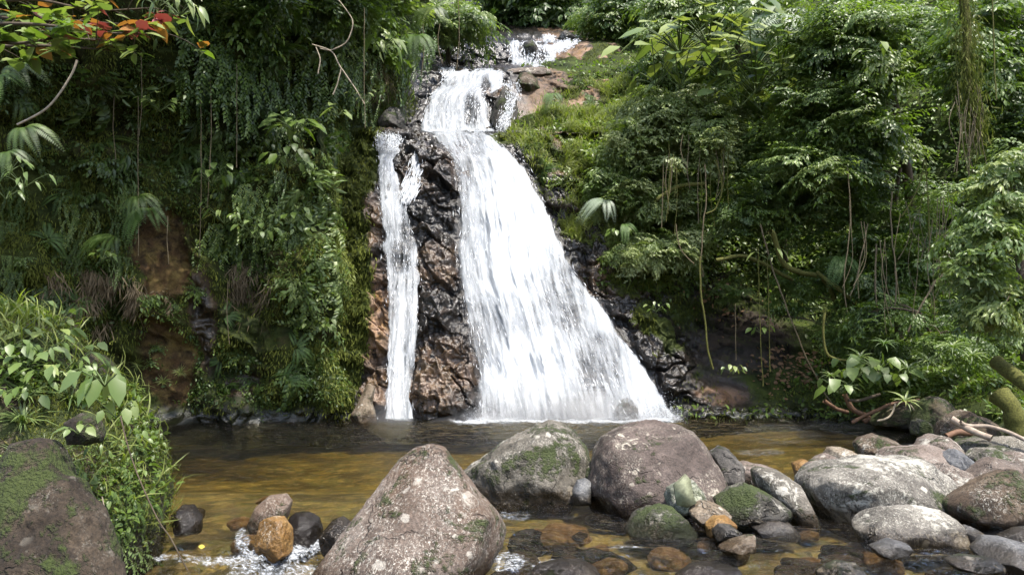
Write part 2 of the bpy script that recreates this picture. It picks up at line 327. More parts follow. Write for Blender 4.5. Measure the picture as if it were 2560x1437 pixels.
def disp_face(V, px, py):
    q = V*np.array([1.1, 1.1, 1.5])+np.stack([V[..., 2]*.25, V[..., 2]*0, V[..., 0]*.5], -1); d1, e1, id1 = voro(q+fbm(V*1.5, 2)[..., None]*.35); d2, e2, id2 = voro(V*np.array([3.6, 3.6, 6.0])+5+fbm(V*4, 2)[..., None]*.3, 3)
    calm = np.maximum(inside(MAIN, px, py)*.75, inside(LEFTF, px, py)*.5)
    smooth = blob(px, py, [(1320, 255, 50, 75, 1), (1480, 150, 110, 50, .8)])
    k = (1-calm)*(1-.85*smooth); up = sstep(360, 300, py)*.5
    amp = k*(1-up)
    d = .42*(id1-.5)*sstep(0, .10, e1)+.10*(id2-.5)*sstep(0, .12, e2)-.12*(1-sstep(0, .06, e1))+.14*fbm(V*.8, 3)+.09*ridge(V*np.array([3.4, 3.4, 1.6]), 4)
    d = d*amp+.06*fbm(V*1.2, 3)*(1-amp)
    er = np.where(py < 338, 1500, np.interp(py, [r[0] for r in MAIN], [r[2] for r in MAIN])+90); push = 3.5*sstep(0, 150, px-er)
    V = P(px, py, V[..., 1]+push); V[..., 1] -= d; V[..., 2] += .35*d*amp; V[..., 0] += .05*perlin(V*2.3)*amp
    return V, {'block': id2*.6+id1*.4}
def mask_face(px, py, V):
    warm = blob(px, py, [(920, 560, 40, 80, .9), (925, 790, 62, 130, 1.15), (950, 1000, 60, 70, 1.1), (1085, 690, 65, 30, .6), (1090, 640, 50, 30, .4), (1105, 940, 80, 110, .75), (1060, 985, 60, 60, .8), (1150, 400, 50, 50, .2), (1015, 460, 60, 50, .25), (1330, 260, 55, 70, .45), (1560, 690, 110, 60, .5), (1380, 200, 60, 40, .4), (1240, 232, 30, 14, .8), (1370, 290, 70, 50, .7), (1500, 230, 90, 14, .7), (1540, 300, 90, 12, .7)])
    warm = warm*(1-blob(px, py, [(1100, 780, 45, 40, 1), (1150, 1010, 30, 40, .7)]))
    moss = blob(px, py, [(890, 380, 70, 150, 1), (900, 250, 110, 120, 1), (1000, 260, 60, 70, .5), (1500, 150, 150, 60, .9), (1470, 300, 130, 110, .7), (1280, 345, 70, 20, .9), (1500, 420, 200, 140, .8), (1600, 700, 110, 60, .6), (1650, 820, 90, 90, .8), (880, 700, 60, 300, .8), (850, 950, 60, 120, .8)])
    moss = moss*(1-.75*(px > 1280)*sstep(.05, .3, perlin(V*1.1+61)))
    warm = np.maximum(warm, .75*(px > 1330)*(py < 460)*sstep(.12, .3, perlin(V*1.1+61)))
    wet = 1-.75*blob(px, py, [(915, 790, 70, 160, 1), (1480, 200, 200, 130, 1), (900, 300, 120, 130, .9), (1350, 240, 40, 60, .9)])
    return dict(warm=warm, moss=moss, wet=wet)
FACE = sheet('rock_face', ROWS_F, 820, 1850, 430, -80, 1110, 620, disp_face, mask_face, M_face,
             xs=np.linspace(820, 1850, 430), ys=np.concatenate([np.linspace(-80, 90, 40), np.linspace(93, 350, 170), np.linspace(351.5, 1110, 430)]))
def faceY(px, py): return interp_rows(ROWS_F, np.asarray(px, float), np.asarray(py, float))
# ---- left cliff (knots warp with its right edge)
LEDGE = [(-420, 1120), (-100, 1100), (0, 1075), (80, 1060), (150, 1035), (215, 1020), (270, 960), (300, 872), (500, 868), (600, 878), (680, 905), (760, 885), (860, 880), (960, 905), (1050, 890), (1110, 900)]
ROWS_L = [(-420, [(0, 9.5), (.35, 11.5), (.7, 14.5), (.93, 17), (1, 20)]), (0, [(0, 10.6), (.35, 12.9), (.7, 16.5), (.95, 21.5), (1, 24)]), (250, [(0, 11.2), (.35, 14.0), (.7, 17.0), (.95, 20), (1, 22.5)]),
 (330, [(0, 11.4), (.35, 14.4), (.7, 16.6), (.95, 17.6), (1, 20.6)]), (620, [(0, 11.8), (.35, 15.0), (.7, 16.7), (.95, 17.3), (1, 19.4)]), (850, [(0, 11.8), (.35, 15.0), (.7, 16.7), (.94, 17.2), (1, 18.6)]), (1045, [(0, 11.6), (.35, 14.8), (.7, 16.6), (.93, 17.0), (1, 18.4)]), (1120, [(0, 11.4), (.35, 14.6), (.7, 16.4), (.93, 16.9), (1, 18.2)])]
LB = [(415, 640, 85, 120, 1), (390, 930, 95, 130, 1.1), (320, 1000, 60, 60, .9)]
def build_left():
    us = np.concatenate([np.linspace(0, .9, 300), np.linspace(.9025, 1, 60)]); ys = np.concatenate([np.linspace(-420, -10, 50), np.linspace(0, 1115, 360)])
    u, py = np.meshgrid(us, ys); edge = np.interp(py, [a for a, b in LEDGE], [b for a, b in LEDGE]); px = -420+(edge+420)*u
    V = P(px, py, interp_rows(ROWS_L, u, py)); q = V*np.array([.9, .9, .5])
    d1, e1, id1 = voro(q+fbm(V*.8, 2)[..., None]*.4, 5); fade = sstep(1.0, .965, u)
    d = .95*fbm(V*.42, 4)+.5*(id1-.5)*sstep(0, .2, e1)+.14*ridge(V*1.6, 4)
    bare = blob(px, py, LB); d = d*(1-.45*bare)-.35*bare-.5*blob(px, py, [(500, 300, 160, 200, 1), (620, 700, 60, 90, 1), (590, 610, 80, 70, 1)])
    V[..., 1] -= d*fade; V[..., 0] += .18*fbm(V*.9+4, 3)*(.3+fade)
    warm = bare*1.1+blob(px, py, [(600, 960, 30, 25, .9)]); 
    moss = np.clip(.62-.75*blob(px, py, [(410, 640, 70, 110, 1), (505, 800, 38, 120, 1), (600, 960, 40, 30, 1)])-.5*blob(px, py, [(395, 900, 60, 120, 1)])+blob(px, py, [(150, 620, 220, 200, .35), (850, 500, 40, 300, .5), (830, 950, 90, 100, .45), (940, 250, 120, 100, .3)]), 0, 1.2)
    wet = blob(px, py, [(505, 800, 34, 120, 1), (560, 960, 90, 80, .8), (620, 760, 70, 200, .5)])
    at = dict(warm=warm, moss=moss, wet=wet, block=id1)
    me = mesh('left_cliff', V, grid_faces(len(ys), len(us)), M_left, attrs=at); o = obj('cliff', me, kind='structure')
    n = norm(np.cross(np.gradient(V, axis=1), np.gradient(V, axis=0))); n[n[..., 1] > 0] *= -1; qx, qy = proj(V)
    return dict(V=V.reshape(-1, 3), n=n.reshape(-1, 3), qx=qx.ravel(), qy=qy.ravel(), at={k: v.ravel() for k, v in at.items()}, o=o)
LEFT = build_left()
# ---- right slope
ROWS_R = [(-420, [(1250, 46), (1700, 40), (2100, 33), (2850, 22)]), (-60, [(1250, 40), (1560, 35), (1700, 31), (2000, 27), (2850, 20)]), (80, [(1250, 36), (1560, 31), (1700, 27), (2000, 25), (2850, 19.5)]),
 (180, [(1250, 28), (1400, 25.6), (1560, 24.8), (1700, 24.3), (2000, 23.5), (2850, 19)]), (330, [(1250, 22.6), (1400, 21.8), (1600, 22), (2000, 22.8), (2850, 18.5)]),
 (450, [(1250, 21.5), (1345, 20.4), (1450, 20.6), (1600, 21.2), (2000, 22.6), (2850, 18.2)]), (600, [(1250, 21.5), (1400, 20), (1480, 19.9), (1700, 20.8), (2000, 22.6), (2850, 18)]),
 (700, [(1250, 21.6), (1440, 19.7), (1550, 19.5), (1700, 20), (1850, 22), (2050, 22.6), (2850, 17.5)]), (790, [(1250, 21.6), (1500, 19.5), (1600, 19.2), (1700, 19.7), (1760, 20.9), (1850, 21.8), (2050, 21.8), (2850, 17)]),
 (880, [(1250, 21), (1560, 19.2), (1650, 19.2), (1700, 19.6), (1800, 19.6), (2000, 20.3), (2200, 19.6), (2850, 15)]), (960, [(1250, 21), (1620, 18.9), (1700, 18.6), (1850, 18.6), (2050, 19.2), (2200, 18), (2450, 15.5), (2850, 12.4)]),
 (1035, [(1250, 20), (1660, 18.6), (1700, 18.2), (1850, 17.9), (2020, 18.2), (2150, 17), (2300, 15.4), (2450, 13.6), (2850, 11)]), (1110, [(1250, 20), (1700, 18), (2050, 17.9), (2150, 16.6), (2450, 13.2), (2850, 10.4)])]
def disp_slope(V, px, py):
    d1, e1, id1 = voro(V*np.array([.7, .7, 1.1])+fbm(V*.9, 2)[..., None]*.4, 9); d2, e2, id2 = voro(V*np.array([2.2, 2.2, 4.2])+fbm(V*2, 2)[..., None]*.3, 11)
    lo = sstep(560, 720, py)*(1-.6*sstep(1900, 2100, px)); sm = blob(px, py, [(1900, 950, 170, 90, .8)])
    d = .35*fbm(V*.5, 4)+.30*(id1-.5)*sstep(0, .15, e1)*(1-sm)+lo*(1-sm)*(.16*(id2-.5)+.10*ridge(V*2.5, 3))
    V = V.copy(); V[..., 1] -= d*sstep(1250, 1330, px); V[..., 2] += .2*d
    return V, {'block': id2}
def mask_slope(px, py, V):
    moss = .75+0*px-blob(px, py, [(1560, 760, 130, 110, .5), (1650, 900, 90, 110, .6), (1780, 990, 110, 50, .7), (1750, 700, 90, 60, .3)])+blob(px, py, [(1930, 960, 120, 40, .15)])-blob(px, py, [(1850, 860, 160, 110, .35)])
    warm = blob(px, py, [(1530, 660, 90, 50, .7), (1560, 730, 60, 40, .6), (1800, 990, 70, 25, .95), (1560, 300, 130, 60, .55), (1450, 220, 50, 40, .8)])
    wet = blob(px, py, [(1600, 850, 170, 200, 1), (1800, 960, 200, 90, .6)])
    return dict(moss=moss, warm=warm, wet=wet)
SLOPE = sheet('slope', ROWS_R, 1250, 2850, 480, -420, 1110, 400, disp_slope, mask_slope, M_slope)
# ---- far hillside behind everything
gx, gz = np.meshgrid(np.linspace(-60, 60, 90), np.linspace(-1, 60, 60))
Vh = np.stack([gx, 42+gz*.35+.05*gx**2*.3, gz], -1); Vh[..., 1] += 2*fbm(Vh*.15, 3)
obj('hillside', mesh('hillside', Vh, grid_faces(60, 90), M_slope, attrs=dict(moss=np.ones(gx.shape)*.8, warm=gx*0, wet=gx*0, block=gx*0)), kind='structure')
# ================================================================== STREAM BED AND WATER
def level(x, y):
    d = .30*sstep(6.75, 6.15, y+.25*np.sin(x*1.7))*sstep(-.15, -.7, x)+.12*sstep(6.1, 5.3, y)*sstep(-.6, .5, x)
    return -d-.10*sstep(6, 3.5, y)
ys = np.concatenate([np.linspace(2.4, 7.5, 190), np.linspace(7.55, 22, 150)]); xs = np.linspace(-13, 14, 420)
X, Yw = np.meshgrid(xs, ys)
dep = .17+.36*sstep(8.8, 13.5, Yw)*sstep(6.5, 2, X)+.06*sstep(6.8, 8.5, Yw)*sstep(-.5, -2, X)+.14*sstep(10, 13, Yw)
Vb = np.stack([X, Yw, level(X, Yw)-dep], -1)
d1, e1, id1 = voro(np.stack([X*2.1, Yw*2.1, X*0], -1), 2); d2, e2, id2 = voro(np.stack([X*5.2, Yw*5.2, X*0+3], -1), 4)
shal = sstep(11, 7, Yw)
Vb[..., 2] += shal*(.10*(.5-d1)*(id1 > .45)+.05*(.5-d2))+.04*fbm(Vb*.7, 3)
t = NT('stream_bed'); co = t.co(rnd=False); b1 = t.attr('cell'); b2 = t.attr('cellsmall')
c = t.ramp(t.math('ADD', t.math('MULTIPLY', b1, .55), t.math('ADD', t.math('MULTIPLY', b2, .4), t.math('MULTIPLY', t.noise(2.2, 4, .6, co), .35))), [(.25, (.08, .058, .022)), (.42, (.26, .20, .065)), (.6, (.48, .39, .13)), (.8, (.38, .35, .13)), (.92, (.56, .45, .19)), (1., (.14, .12, .06))])
peb = t.n('TexVoronoi', {'Vector': t.n('VectorMath', {0: co, 1: t.n('VectorMath', {0: t.noise(6, 3, .5, co, col=True), 1: (.12, .12, .12)}, operation='MULTIPLY')}, operation='ADD'), 'Scale': 7.0}, 1)
pv = t.n('SeparateColor', {0: peb}, 0); c = t.mix(.62, c, t.ramp(pv, [(.0, (.03, .022, .012)), (.3, (.16, .10, .035)), (.55, (.30, .22, .07)), (.75, (.09, .10, .035)), (.9, (.42, .33, .17)), (1., (.05, .045, .035))], 'CONSTANT'))
c = t.mix(t.mapr(t.noise(1.2, 4, .6, co), .4, .6), t.mix(1., c, (.42, .40, .36), 'MULTIPLY'), c)
c = t.mix(t.mapr(t.noise(18, 5, .65, co), .35, .7), t.mix(1., c, (.5, .48, .4), 'MULTIPLY'), c)
M_bed = t.end(t.n('BsdfPrincipled', {'Base Color': c, 'Roughness': .7, 'Normal': t.bump(t.noise(20, 5, .6, co), .5, .02)}))
obj('stream_bed', mesh('stream_bed', Vb, grid_faces(len(ys), len(xs)), M_bed, attrs=dict(cell=id1*shal+.55*(1-shal), cellsmall=id2*shal+.5*(1-shal))), kind='structure')
# water
ysw = np.concatenate([np.linspace(3.0, 8.5, 330), np.linspace(8.53, 19.6, 330)]); xsw = np.linspace(-11.5, 12.5, 760)
X, Yw = np.meshgrid(xsw, ysw)
lv = level(X, Yw); gl = np.abs(np.gradient(lv, axis=0)/np.gradient(Yw, axis=0))
q = np.stack([X, Yw, X*0], -1)
fallr = np.exp(-((X-.9)/3.2)**2-((Yw-17.7)/3.0)**2)
rapid = np.clip(sstep(8.2, 6.6, Yw)*.8, 0, 1)
wv = .010*fbm(q*np.array([1.6, 2.6, 1]), 3)+(.075*fallr+.012)*fbm(q*np.array([2.4, 5.2, 1])+7, 4)+rapid*.045*fbm(q*np.array([1.7, 3.6, 1])+11, 4)+rapid*.022*ridge(q*np.array([2.6, 7., 1])+3, 3)
wv += np.clip(gl*3, 0, 1)*.05*fbm(q*np.array([6, 3, 1]), 3)
wv *= sstep(20, 18.5, Yw)*.5+.5
Zw = lv+wv
foam = 1.15*np.exp(-(np.clip(np.maximum(-(X+.95), X-3.3), 0, 9)/.5)**2)*sstep(16.1, 17.15, Yw+.35*fbm(q*1.3, 3))
foam = np.maximum(foam, .8*np.exp(-((X+2.6)/.5)**2)*sstep(17.0, 17.45, Yw))
foam = np.maximum(foam, .36*fallr+.08)
foam = np.maximum(foam, .30*np.exp(-((X-4.6)/2.2)**2-((Yw-13.0)/1.9)**2))
leftrap = sstep(-.35, -.8, X)*sstep(-3.3, -2.6, X+(6.3-Yw)*.25)
wqx, wqy = proj(np.stack([X, Yw, Zw], -1))
foam = np.maximum(foam, blob(wqx, wqy, [(770, 1362, 60, 24, .68), (690, 1388, 120, 26, .66), (560, 1402, 120, 18, .60), (700, 1430, 170, 30, .60), (606, 1350, 26, 40, .60), (770, 1335, 44, 24, .60), (440, 1394, 80, 14, .55), (1270, 1405, 60, 34, .62), (1400, 1415, 100, 28, .52), (1280, 1290, 70, 18, .50), (1560, 1370, 70, 18, .42), (1650, 1400, 120, 20, .36), (1900, 1370, 90, 18, .36), (2150, 1060, 190, 36, .44), (1950, 1085, 160, 40, .42), (1900, 1130, 90, 14, .46), (2300, 1110, 80, 14, .36), (560, 1085, 200, 22, .30), (1000, 1200, 200, 20, .27)]))
foam = np.maximum(foam, .42*sstep(.0, .5, X)*sstep(1.6, .9, X)*sstep(6.0, 5.6, Yw))
foam = np.maximum(foam, .27*rapid)
Zw = Zw+np.clip(foam-.35, 0, 1)*sstep(9, 7.5, Yw)*.11*(fbm(q*np.array([5, 8, 1])+2, 4)+.3*ridge(q*np.array([9, 12, 1]), 2))
nyw, nxw = X.shape
Vt = np.stack([X, Yw, Zw], -1).reshape(-1, 3); Ft = grid_faces(nyw, nxw)[:, ::-1]
idx = np.arange(nyw*nxw).reshape(nyw, nxw); ring = np.concatenate([idx[0, :], idx[1:, -1], idx[-1, :-1][::-1], idx[1:-1, 0][::-1]])
Vs = Vt[ring].copy(); Vs[:, 2] = -3.2; n0 = len(Vt); m = len(ring); j = np.arange(m); k2 = (j+1) % m
Fs = np.stack([ring[j], ring[k2], n0+k2, n0+j], 1)[:, ::-1]
cen = np.array([[.5, 11, -3.2]]); Fb = np.stack([n0+j, n0+k2, np.full(m, n0+m)], 1)[:, ::-1]
t = NT('stream_water'); co = t.co(rnd=False); fa = t.attr('foam')
b = t.math('ADD', t.noise(9, 4, .6, t.co((1, 1.7, 1), rnd=False), dist=.4), t.math('MULTIPLY', t.noise(30, 3, .6, t.co((.8, 1.6, 1), rnd=False)), .35))
nrm = t.bump(b, 1.0, .11)
fres = t.n('Fresnel', {'IOR': 1.33, 'Normal': nrm})
nrm2 = nrm
wat = t.n('MixShader', {0: fres, 1: t.n('BsdfTransparent', {'Color': (.97, .94, .86)}), 2: t.n('BsdfGlossy', {'Roughness': .05, 'Normal': nrm})})
fn = t.noise(7, 7, .72, t.co((1, 1.5, 1), rnd=False), dist=1.2); fn2 = t.noise(26, 5, .7, t.co((1, 1.8, 1), rnd=False), dist=.6)
fm = t.mapr(t.math('ADD', t.math('ADD', t.math('MULTIPLY', fn, .45), t.math('MULTIPLY', fn2, .5)), t.math('MULTIPLY', fa, .55)), .74, 1.0)
fs = t.n('BsdfPrincipled', {'Base Color': t.mix(t.mapr(fn2, .35, .6), (.16, .19, .22), (.74, .77, .80)), 'Roughness': .5, 'Subsurface Weight': .0, 'Normal': nrm})
sh = t.n('MixShader', {0: fm, 1: wat, 2: fs}); t.end(sh)
t.t.links.new(t.n('VolumeAbsorption', {'Color': (.80, .75, .26), 'Density': .42}), t.out.inputs[1]); M_water = t.m
wme = mesh('water', np.concatenate([Vt, Vs, cen]), [np.concatenate([Ft, Fs]), Fb], M_water, attrs=dict(foam=np.concatenate([foam.ravel(), np.zeros(m+1)])))
obj('water', wme, kind='structure')
# ================================================================== BOULDERS
def ico(sub):
    import bmesh
    bm = bmesh.new(); bmesh.ops.create_icosphere(bm, subdivisions=sub, radius=1)
    V = np.array([v.co[:] for v in bm.verts]); F = np.array([[v.index for v in f.verts] for f in bm.faces]); bm.free(); return V, F
ICO = {k: ico(k) for k in (4, 5, 6)}
def boulder(name, out, Y, depth, mk, label, group=None, sub=5, e=.72, lean=.25, planes=9, rough=.055, seed=None, cat='boulder', sink=.0, kind=None, cut=.82):
    seed = seed if seed is not None else int(abs(out[0][0]*7+out[0][1]*3)) % 997; rg = np.random.default_rng(seed)
    pts = P([p[0] for p in out], [p[1] for p in out], Y); xz = pts[:, [0, 2]]
    if sink: xz = np.where((xz[:, 1:] < xz[:, 1].min()+.25*(np.ptp(xz[:, 1]))) & [[False, True]], xz-sink, xz)
    mn, mx = xz.min(0), xz.max(0); c = (mn+mx)/2; rel = xz-c
    # radial profile
    th = np.linspace(-np.pi, np.pi, 361); rr = np.zeros(361)
    a = rel; b = np.roll(rel, -1, 0)
    for i, t_ in enumerate(th):
        d = np.array([math.cos(t_), math.sin(t_)]); den = d[0]*(b-a)[:, 1]-d[1]*(b-a)[:, 0]
        with np.errstate(all='ignore'):
            s = (a[:, 0]*(b-a)[:, 1]-a[:, 1]*(b-a)[:, 0])/den; u = (a[:, 0]*d[1]-a[:, 1]*d[0])/den
        ok = (s > 0) & (u >= -1e-6) & (u <= 1+1e-6); rr[i] = s[ok].max() if ok.any() else .1
    k = np.hanning(9); k /= k.sum(); rp = np.convolve(np.concatenate([rr[-5:-1], rr, rr[1:5]]), k, 'valid')
    D, F = ICO[sub]; s = np.sqrt(D[:, 0]**2+D[:, 2]**2); ang = np.arctan2(D[:, 2], D[:, 0]); r = np.interp(ang, th, rp)
    V = np.stack([r*s**e*np.cos(ang), depth*np.sign(D[:, 1])*np.abs(D[:, 1])**.85, r*s**e*np.sin(ang)], 1)
    scl = np.array([np.ptp(rel[:, 0])/2, depth, np.ptp(rel[:, 1])/2]); size = scl.mean()
    for _ in range(planes):
        n = rg.normal(size=3); n[1] = -abs(n[1])*1.2; n /= np.linalg.norm(n); n = norm(n/scl*size)
        h = (V*n).sum(1); lim = h.max()*(cut-.07+.14*rg.random()); ov = np.maximum(h-lim, 0); V = V-n*(ov*.86)[:, None]
    V[:, 1] += lean*V[:, 2]
    n = norm(V/scl**2); q = (V+rg.random(3)*50)/size
    d = rough*size*(1.1*fbm(q*1.6, 3)+.42*fbm(q*6, 3)+.16*fbm(q*20, 2)-.9*np.clip(ridge(q*1.3+7, 2)-1.0, 0, 1))
    V = V+n*d[:, None]
    base = np.array([c[0], Y, c[1]-scl[2]]); V = V+np.array([0, 0, scl[2]])
    me = mesh(name, V, F, BM[mk]); 
    if kind: return obj(name, me, loc=base, kind=kind)
    return obj(name, me, loc=base, label=label, category=cat, group=group)
B = boulder
big = B('boulder', [(750, 1445), (800, 1378), (850, 1305), (893, 1232), (935, 1190), (985, 1160), (1030, 1130), (1065, 1122), (1102, 1135), (1132, 1170), (1172, 1215), (1215, 1262), (1250, 1300), (1272, 1332), (1262, 1365), (1232, 1400), (1205, 1440), (1190, 1560), (960, 1600), (720, 1560)], 5.75, .62, 'granite', 'large pyramid-shaped speckled boulder nearest the camera, rusty brown on its left flank', sub=6, lean=.35, rough=.03, seed=11, e=.8)
B('boulder', [(1146, 1185), (1200, 1150), (1240, 1118), (1290, 1095), (1340, 1070), (1385, 1054), (1415, 1060), (1442, 1090), (1462, 1120), (1478, 1160), (1474, 1205), (1450, 1290), (1300, 1300), (1200, 1290), (1160, 1215)], 8.8, .75, 'grey', 'grey boulder sloping up to a blunt peak with a bright moss patch', sub=6, lean=.3, rough=.06, seed=5)
B('boulder', [(1472, 1290), (1476, 1200), (1488, 1130), (1508, 1100), (1560, 1075), (1610, 1060), (1650, 1055), (1700, 1068), (1742, 1085), (1768, 1110), (1784, 1150), (1803, 1190), (1822, 1225), (1815, 1320), (1700, 1350), (1480, 1345)], 8.2, .8, 'red', 'broad domed reddish boulder dotted with round pale lichen spots', sub=6, lean=.22, rough=.035, seed=9, e=.62)
B('boulder', [(1776, 1135), (1803, 1113), (1825, 1122), (1847, 1150), (1862, 1175), (1850, 1205), (1825, 1250), (1795, 1240), (1785, 1170)], 8.7, .3, 'dark', 'dark pointed rock tucked behind the right shoulder of the domed reddish boulder', seed=3)
B('boulder', [(1840, 1165), (1870, 1158), (1910, 1165), (1950, 1178), (1955, 1205), (1900, 1215), (1840, 1215)], 9.1, .3, 'pink', 'low flat pinkish slab lying behind the leaning oval boulder', lean=.8)
B('boulder', [(1886, 1178), (1900, 1168), (1950, 1178), (2000, 1212), (2030, 1258), (2042, 1292), (2030, 1330), (1985, 1320), (1930, 1258), (1893, 1212)], 7.5, .33, 'grey', 'smooth oval brown-grey boulder leaning down to the right against the big pale one', rough=.02, planes=1)
B('boulder', [(1788, 1250), (1830, 1225), (1872, 1213), (1922, 1233), (1967, 1268), (1978, 1295), (1960, 1340), (1860, 1340), (1800, 1290)], 7.25, .35, 'mossy', 'dark moss-topped boulder in front of the leaning oval one', seed=21)
sh = B('rock_shard', [(1645, 1242), (1665, 1222), (1688, 1203), (1712, 1187), (1737, 1200), (1757, 1228), (1770, 1255), (1742, 1265), (1714, 1310), (1660, 1300)], 7.2, .2, 'shard', 'angular upright stone with a pale yellow-green face leaning on the domed boulder', seed=4, planes=7, e=.9, cat='rock', cut=.6)
q4 = P([1686, 1700, 1716, 1727, 1734, 1742, 1718, 1694], [1214, 1201, 1186, 1199, 1240, 1257, 1269, 1262], 6.985); cface = q4.mean(0)
fv = np.concatenate([q4, q4+[0, .06, 0]]); nn = 8
fm_ = mesh('stone_face', fv-np.array(sh.location), [np.array([[i, (i+1) % nn, nn+(i+1) % nn, nn+i] for i in range(nn)]), np.array([[0, i+1, i] for i in range(1, nn-1)])], M_shardface, smooth=False)
obj('stone_face', fm_, sh, label='pale yellow-green flat front face')
B('rock', [(1720, 1268), (1758, 1254), (1810, 1257), (1829, 1285), (1805, 1320), (1760, 1325), (1733, 1298)], 6.95, .22, 'tan', 'tan cracked stone below the upright angular one', planes=8, seed=13, cat='rock', cut=.7)
B('rock', [(1763, 1308), (1788, 1291), (1820, 1291), (1840, 1310), (1828, 1340), (1768, 1340)], 6.75, .16, 'ochre', 'small rounded reddish-brown rock under the tan cracked stone', cat='rock', rough=.02)
B('rock', [(1781, 1328), (1800, 1311), (1830, 1314), (1859, 1336), (1850, 1362), (1795, 1362)], 6.5, .14, 'dark', 'small dark wet cobble at the water in front of the reddish-brown rock', cat='rock', rough=.02)
B('boulder', [(1560, 1325), (1585, 1290), (1620, 1270), (1652, 1265), (1692, 1274), (1732, 1300), (1757, 1332), (1750, 1365), (1680, 1370), (1580, 1368)], 6.95, .3, 'mossy', 'low wet dome-shaped boulder with green moss standing in the shallow stream', seed=17, rough=.07)
B('rock', [(1866, 1318), (1910, 1298), (1942, 1295), (1972, 1305), (1997, 1332), (1985, 1350), (1890, 1350)], 7.0, .2, 'blue', 'smooth blue-grey stone with a pale spot in the shallows before the moss-topped boulder', cat='rock', rough=.015, planes=1)
B('rock', [(1430, 1228), (1443, 1201), (1465, 1196), (1480, 1205), (1478, 1260), (1436, 1262)], 8.1, .15, 'blue', 'small blue-grey cobble between the two large middle boulders', cat='rock', rough=.015, planes=1)
B('rock', [(1458, 1185), (1468, 1166), (1485, 1164), (1492, 1200), (1462, 1203)], 8.5, .15, 'grey', 'small grey rock just behind the blue-grey cobble', cat='rock', rough=.02, planes=1)
B('boulder', [(2010, 1205), (2030, 1178), (2090, 1160), (2180, 1147), (2300, 1146), (2342, 1165), (2372, 1205), (2375, 1240), (2357, 1280), (2330, 1350), (2120, 1370), (2060, 1340), (2025, 1270), (2012, 1232)], 7.6, .62, 'white', 'biggest pale lichen-covered boulder in the group at the right', sub=6, lean=.35, rough=.035, seed=8, e=.66)
B('boulder', [(2140, 1305), (2163, 1285), (2220, 1272), (2310, 1268), (2372, 1280), (2402, 1310), (2412, 1345), (2405, 1400), (2300, 1400), (2170, 1390), (2143, 1340)], 6.62, .28, 'white', 'long low boulder with a pale mint patch lying in front of the biggest pale one', sub=6, lean=.3, seed=6, e=.66, rough=.03)
B('boulder', [(2376, 1262), (2400, 1240), (2450, 1210), (2498, 1180), (2540, 1172), (2566, 1190), (2605, 1240), (2620, 1300), (2600, 1350), (2500, 1350), (2430, 1335), (2390, 1300)], 7.0, .4, 'brown', 'olive-brown wedge-shaped boulder cut by the edge of the photo', lean=-.15, rough=.03, seed=2)
B('boulder', [(2425, 1200), (2470, 1165), (2510, 1147), (2560, 1163), (2620, 1200), (2620, 1260), (2450, 1260)], 7.9, .4, 'pink', 'brown-pink ridge-shaped boulder behind the olive-brown wedge', lean=.4)
B('boulder', [(2335, 1175), (2380, 1163), (2430, 1185), (2475, 1200), (2450, 1260), (2390, 1290), (2365, 1230)], 8.0, .35, 'pink', 'striped pinkish boulder between the biggest pale one and the olive-brown wedge', lean=.5, seed=31)
B('boulder', [(2148, 1108), (2160, 1094), (2195, 1086), (2227, 1095), (2257, 1120), (2250, 1180), (2160, 1185)], 9.7, .35, 'brown', 'square mossy brown block standing up at the pool edge', e=.55, seed=32)
B('boulder', [(2205, 1140), (2230, 1125), (2290, 1117), (2335, 1117), (2372, 1130), (2400, 1170), (2380, 1205), (2300, 1200), (2200, 1190)], 9.0, .4, 'pink', 'pink-topped slab with moss on its side behind the biggest pale boulder', lean=.7, seed=33)
B('boulder', [(2290, 1125), (2320, 1096), (2350, 1086), (2390, 1098), (2408, 1115), (2410, 1170), (2330, 1170)], 9.5, .35, 'pink', 'rounded pale boulder rising behind the pink-topped slab', lean=.4, seed=34)
B('rock', [(2363, 1135), (2395, 1122), (2422, 1150), (2434, 1172), (2415, 1210), (2375, 1195)], 8.8, .25, 'blue', 'dark grey-blue rock beside the pink-topped slab', cat='rock', seed=35)
B('rock', [(2063, 1132), (2080, 1119), (2110, 1119), (2150, 1138), (2158, 1175), (2080, 1180)], 9.5, .25, 'tan', 'low tan rock just left of the square brown block', cat='rock', seed=36)
B('boulder', [(1988, 1210), (2030, 1165), (2080, 1136), (2122, 1158), (2120, 1210), (2020, 1240)], 8.4, .35, 'pink', 'pointed pinkish boulder rising behind the left end of the biggest pale one', lean=.5, seed=37)
B('rock', [(1983, 1158), (2010, 1147), (2042, 1160), (2036, 1190), (1988, 1192)], 9.0, .15, 'ochre', 'little orange-brown rock at the pool edge left of the pointed pinkish boulder', cat='rock', seed=38)
B('boulder', [(2403, 1108), (2420, 1096), (2560, 1094), (2680, 1098), (2680, 1170), (2450, 1165), (2412, 1135)], 9.8, .5, 'grey', 'long flat-topped slab lying under the bleached driftwood', e=.5, lean=.2, seed=39)
B('boulder', [(2428, 1142), (2450, 1121), (2500, 1121), (2530, 1135), (2530, 1190), (2440, 1190)], 9.1, .3, 'grey', 'rounded grey boulder with creases below the flat-topped slab', seed=40)
B('boulder', [(2515, 1140), (2545, 1130), (2600, 1138), (2640, 1150), (2640, 1200), (2530, 1190)], 8.9, .3, 'pink', 'rounded boulder at the photo edge above the olive-brown wedge', seed=42)
B('boulder', [(2462, 1335), (2500, 1312), (2560, 1303), (2680, 1305), (2680, 1390), (2500, 1385)], 6.7, .45, 'blue', 'wet grey-brown slab at the photo edge below the olive-brown wedge', lean=.9, rough=.02, seed=43)
B('boulder', [(2447, 1380), (2490, 1348), (2530, 1350), (2600, 1368), (2640, 1400), (2600, 1440), (2480, 1430)], 6.0, .3, 'blue', 'smooth wet grey boulder with a round pale spot in the lower corner', lean=.4, rough=.02, seed=44)
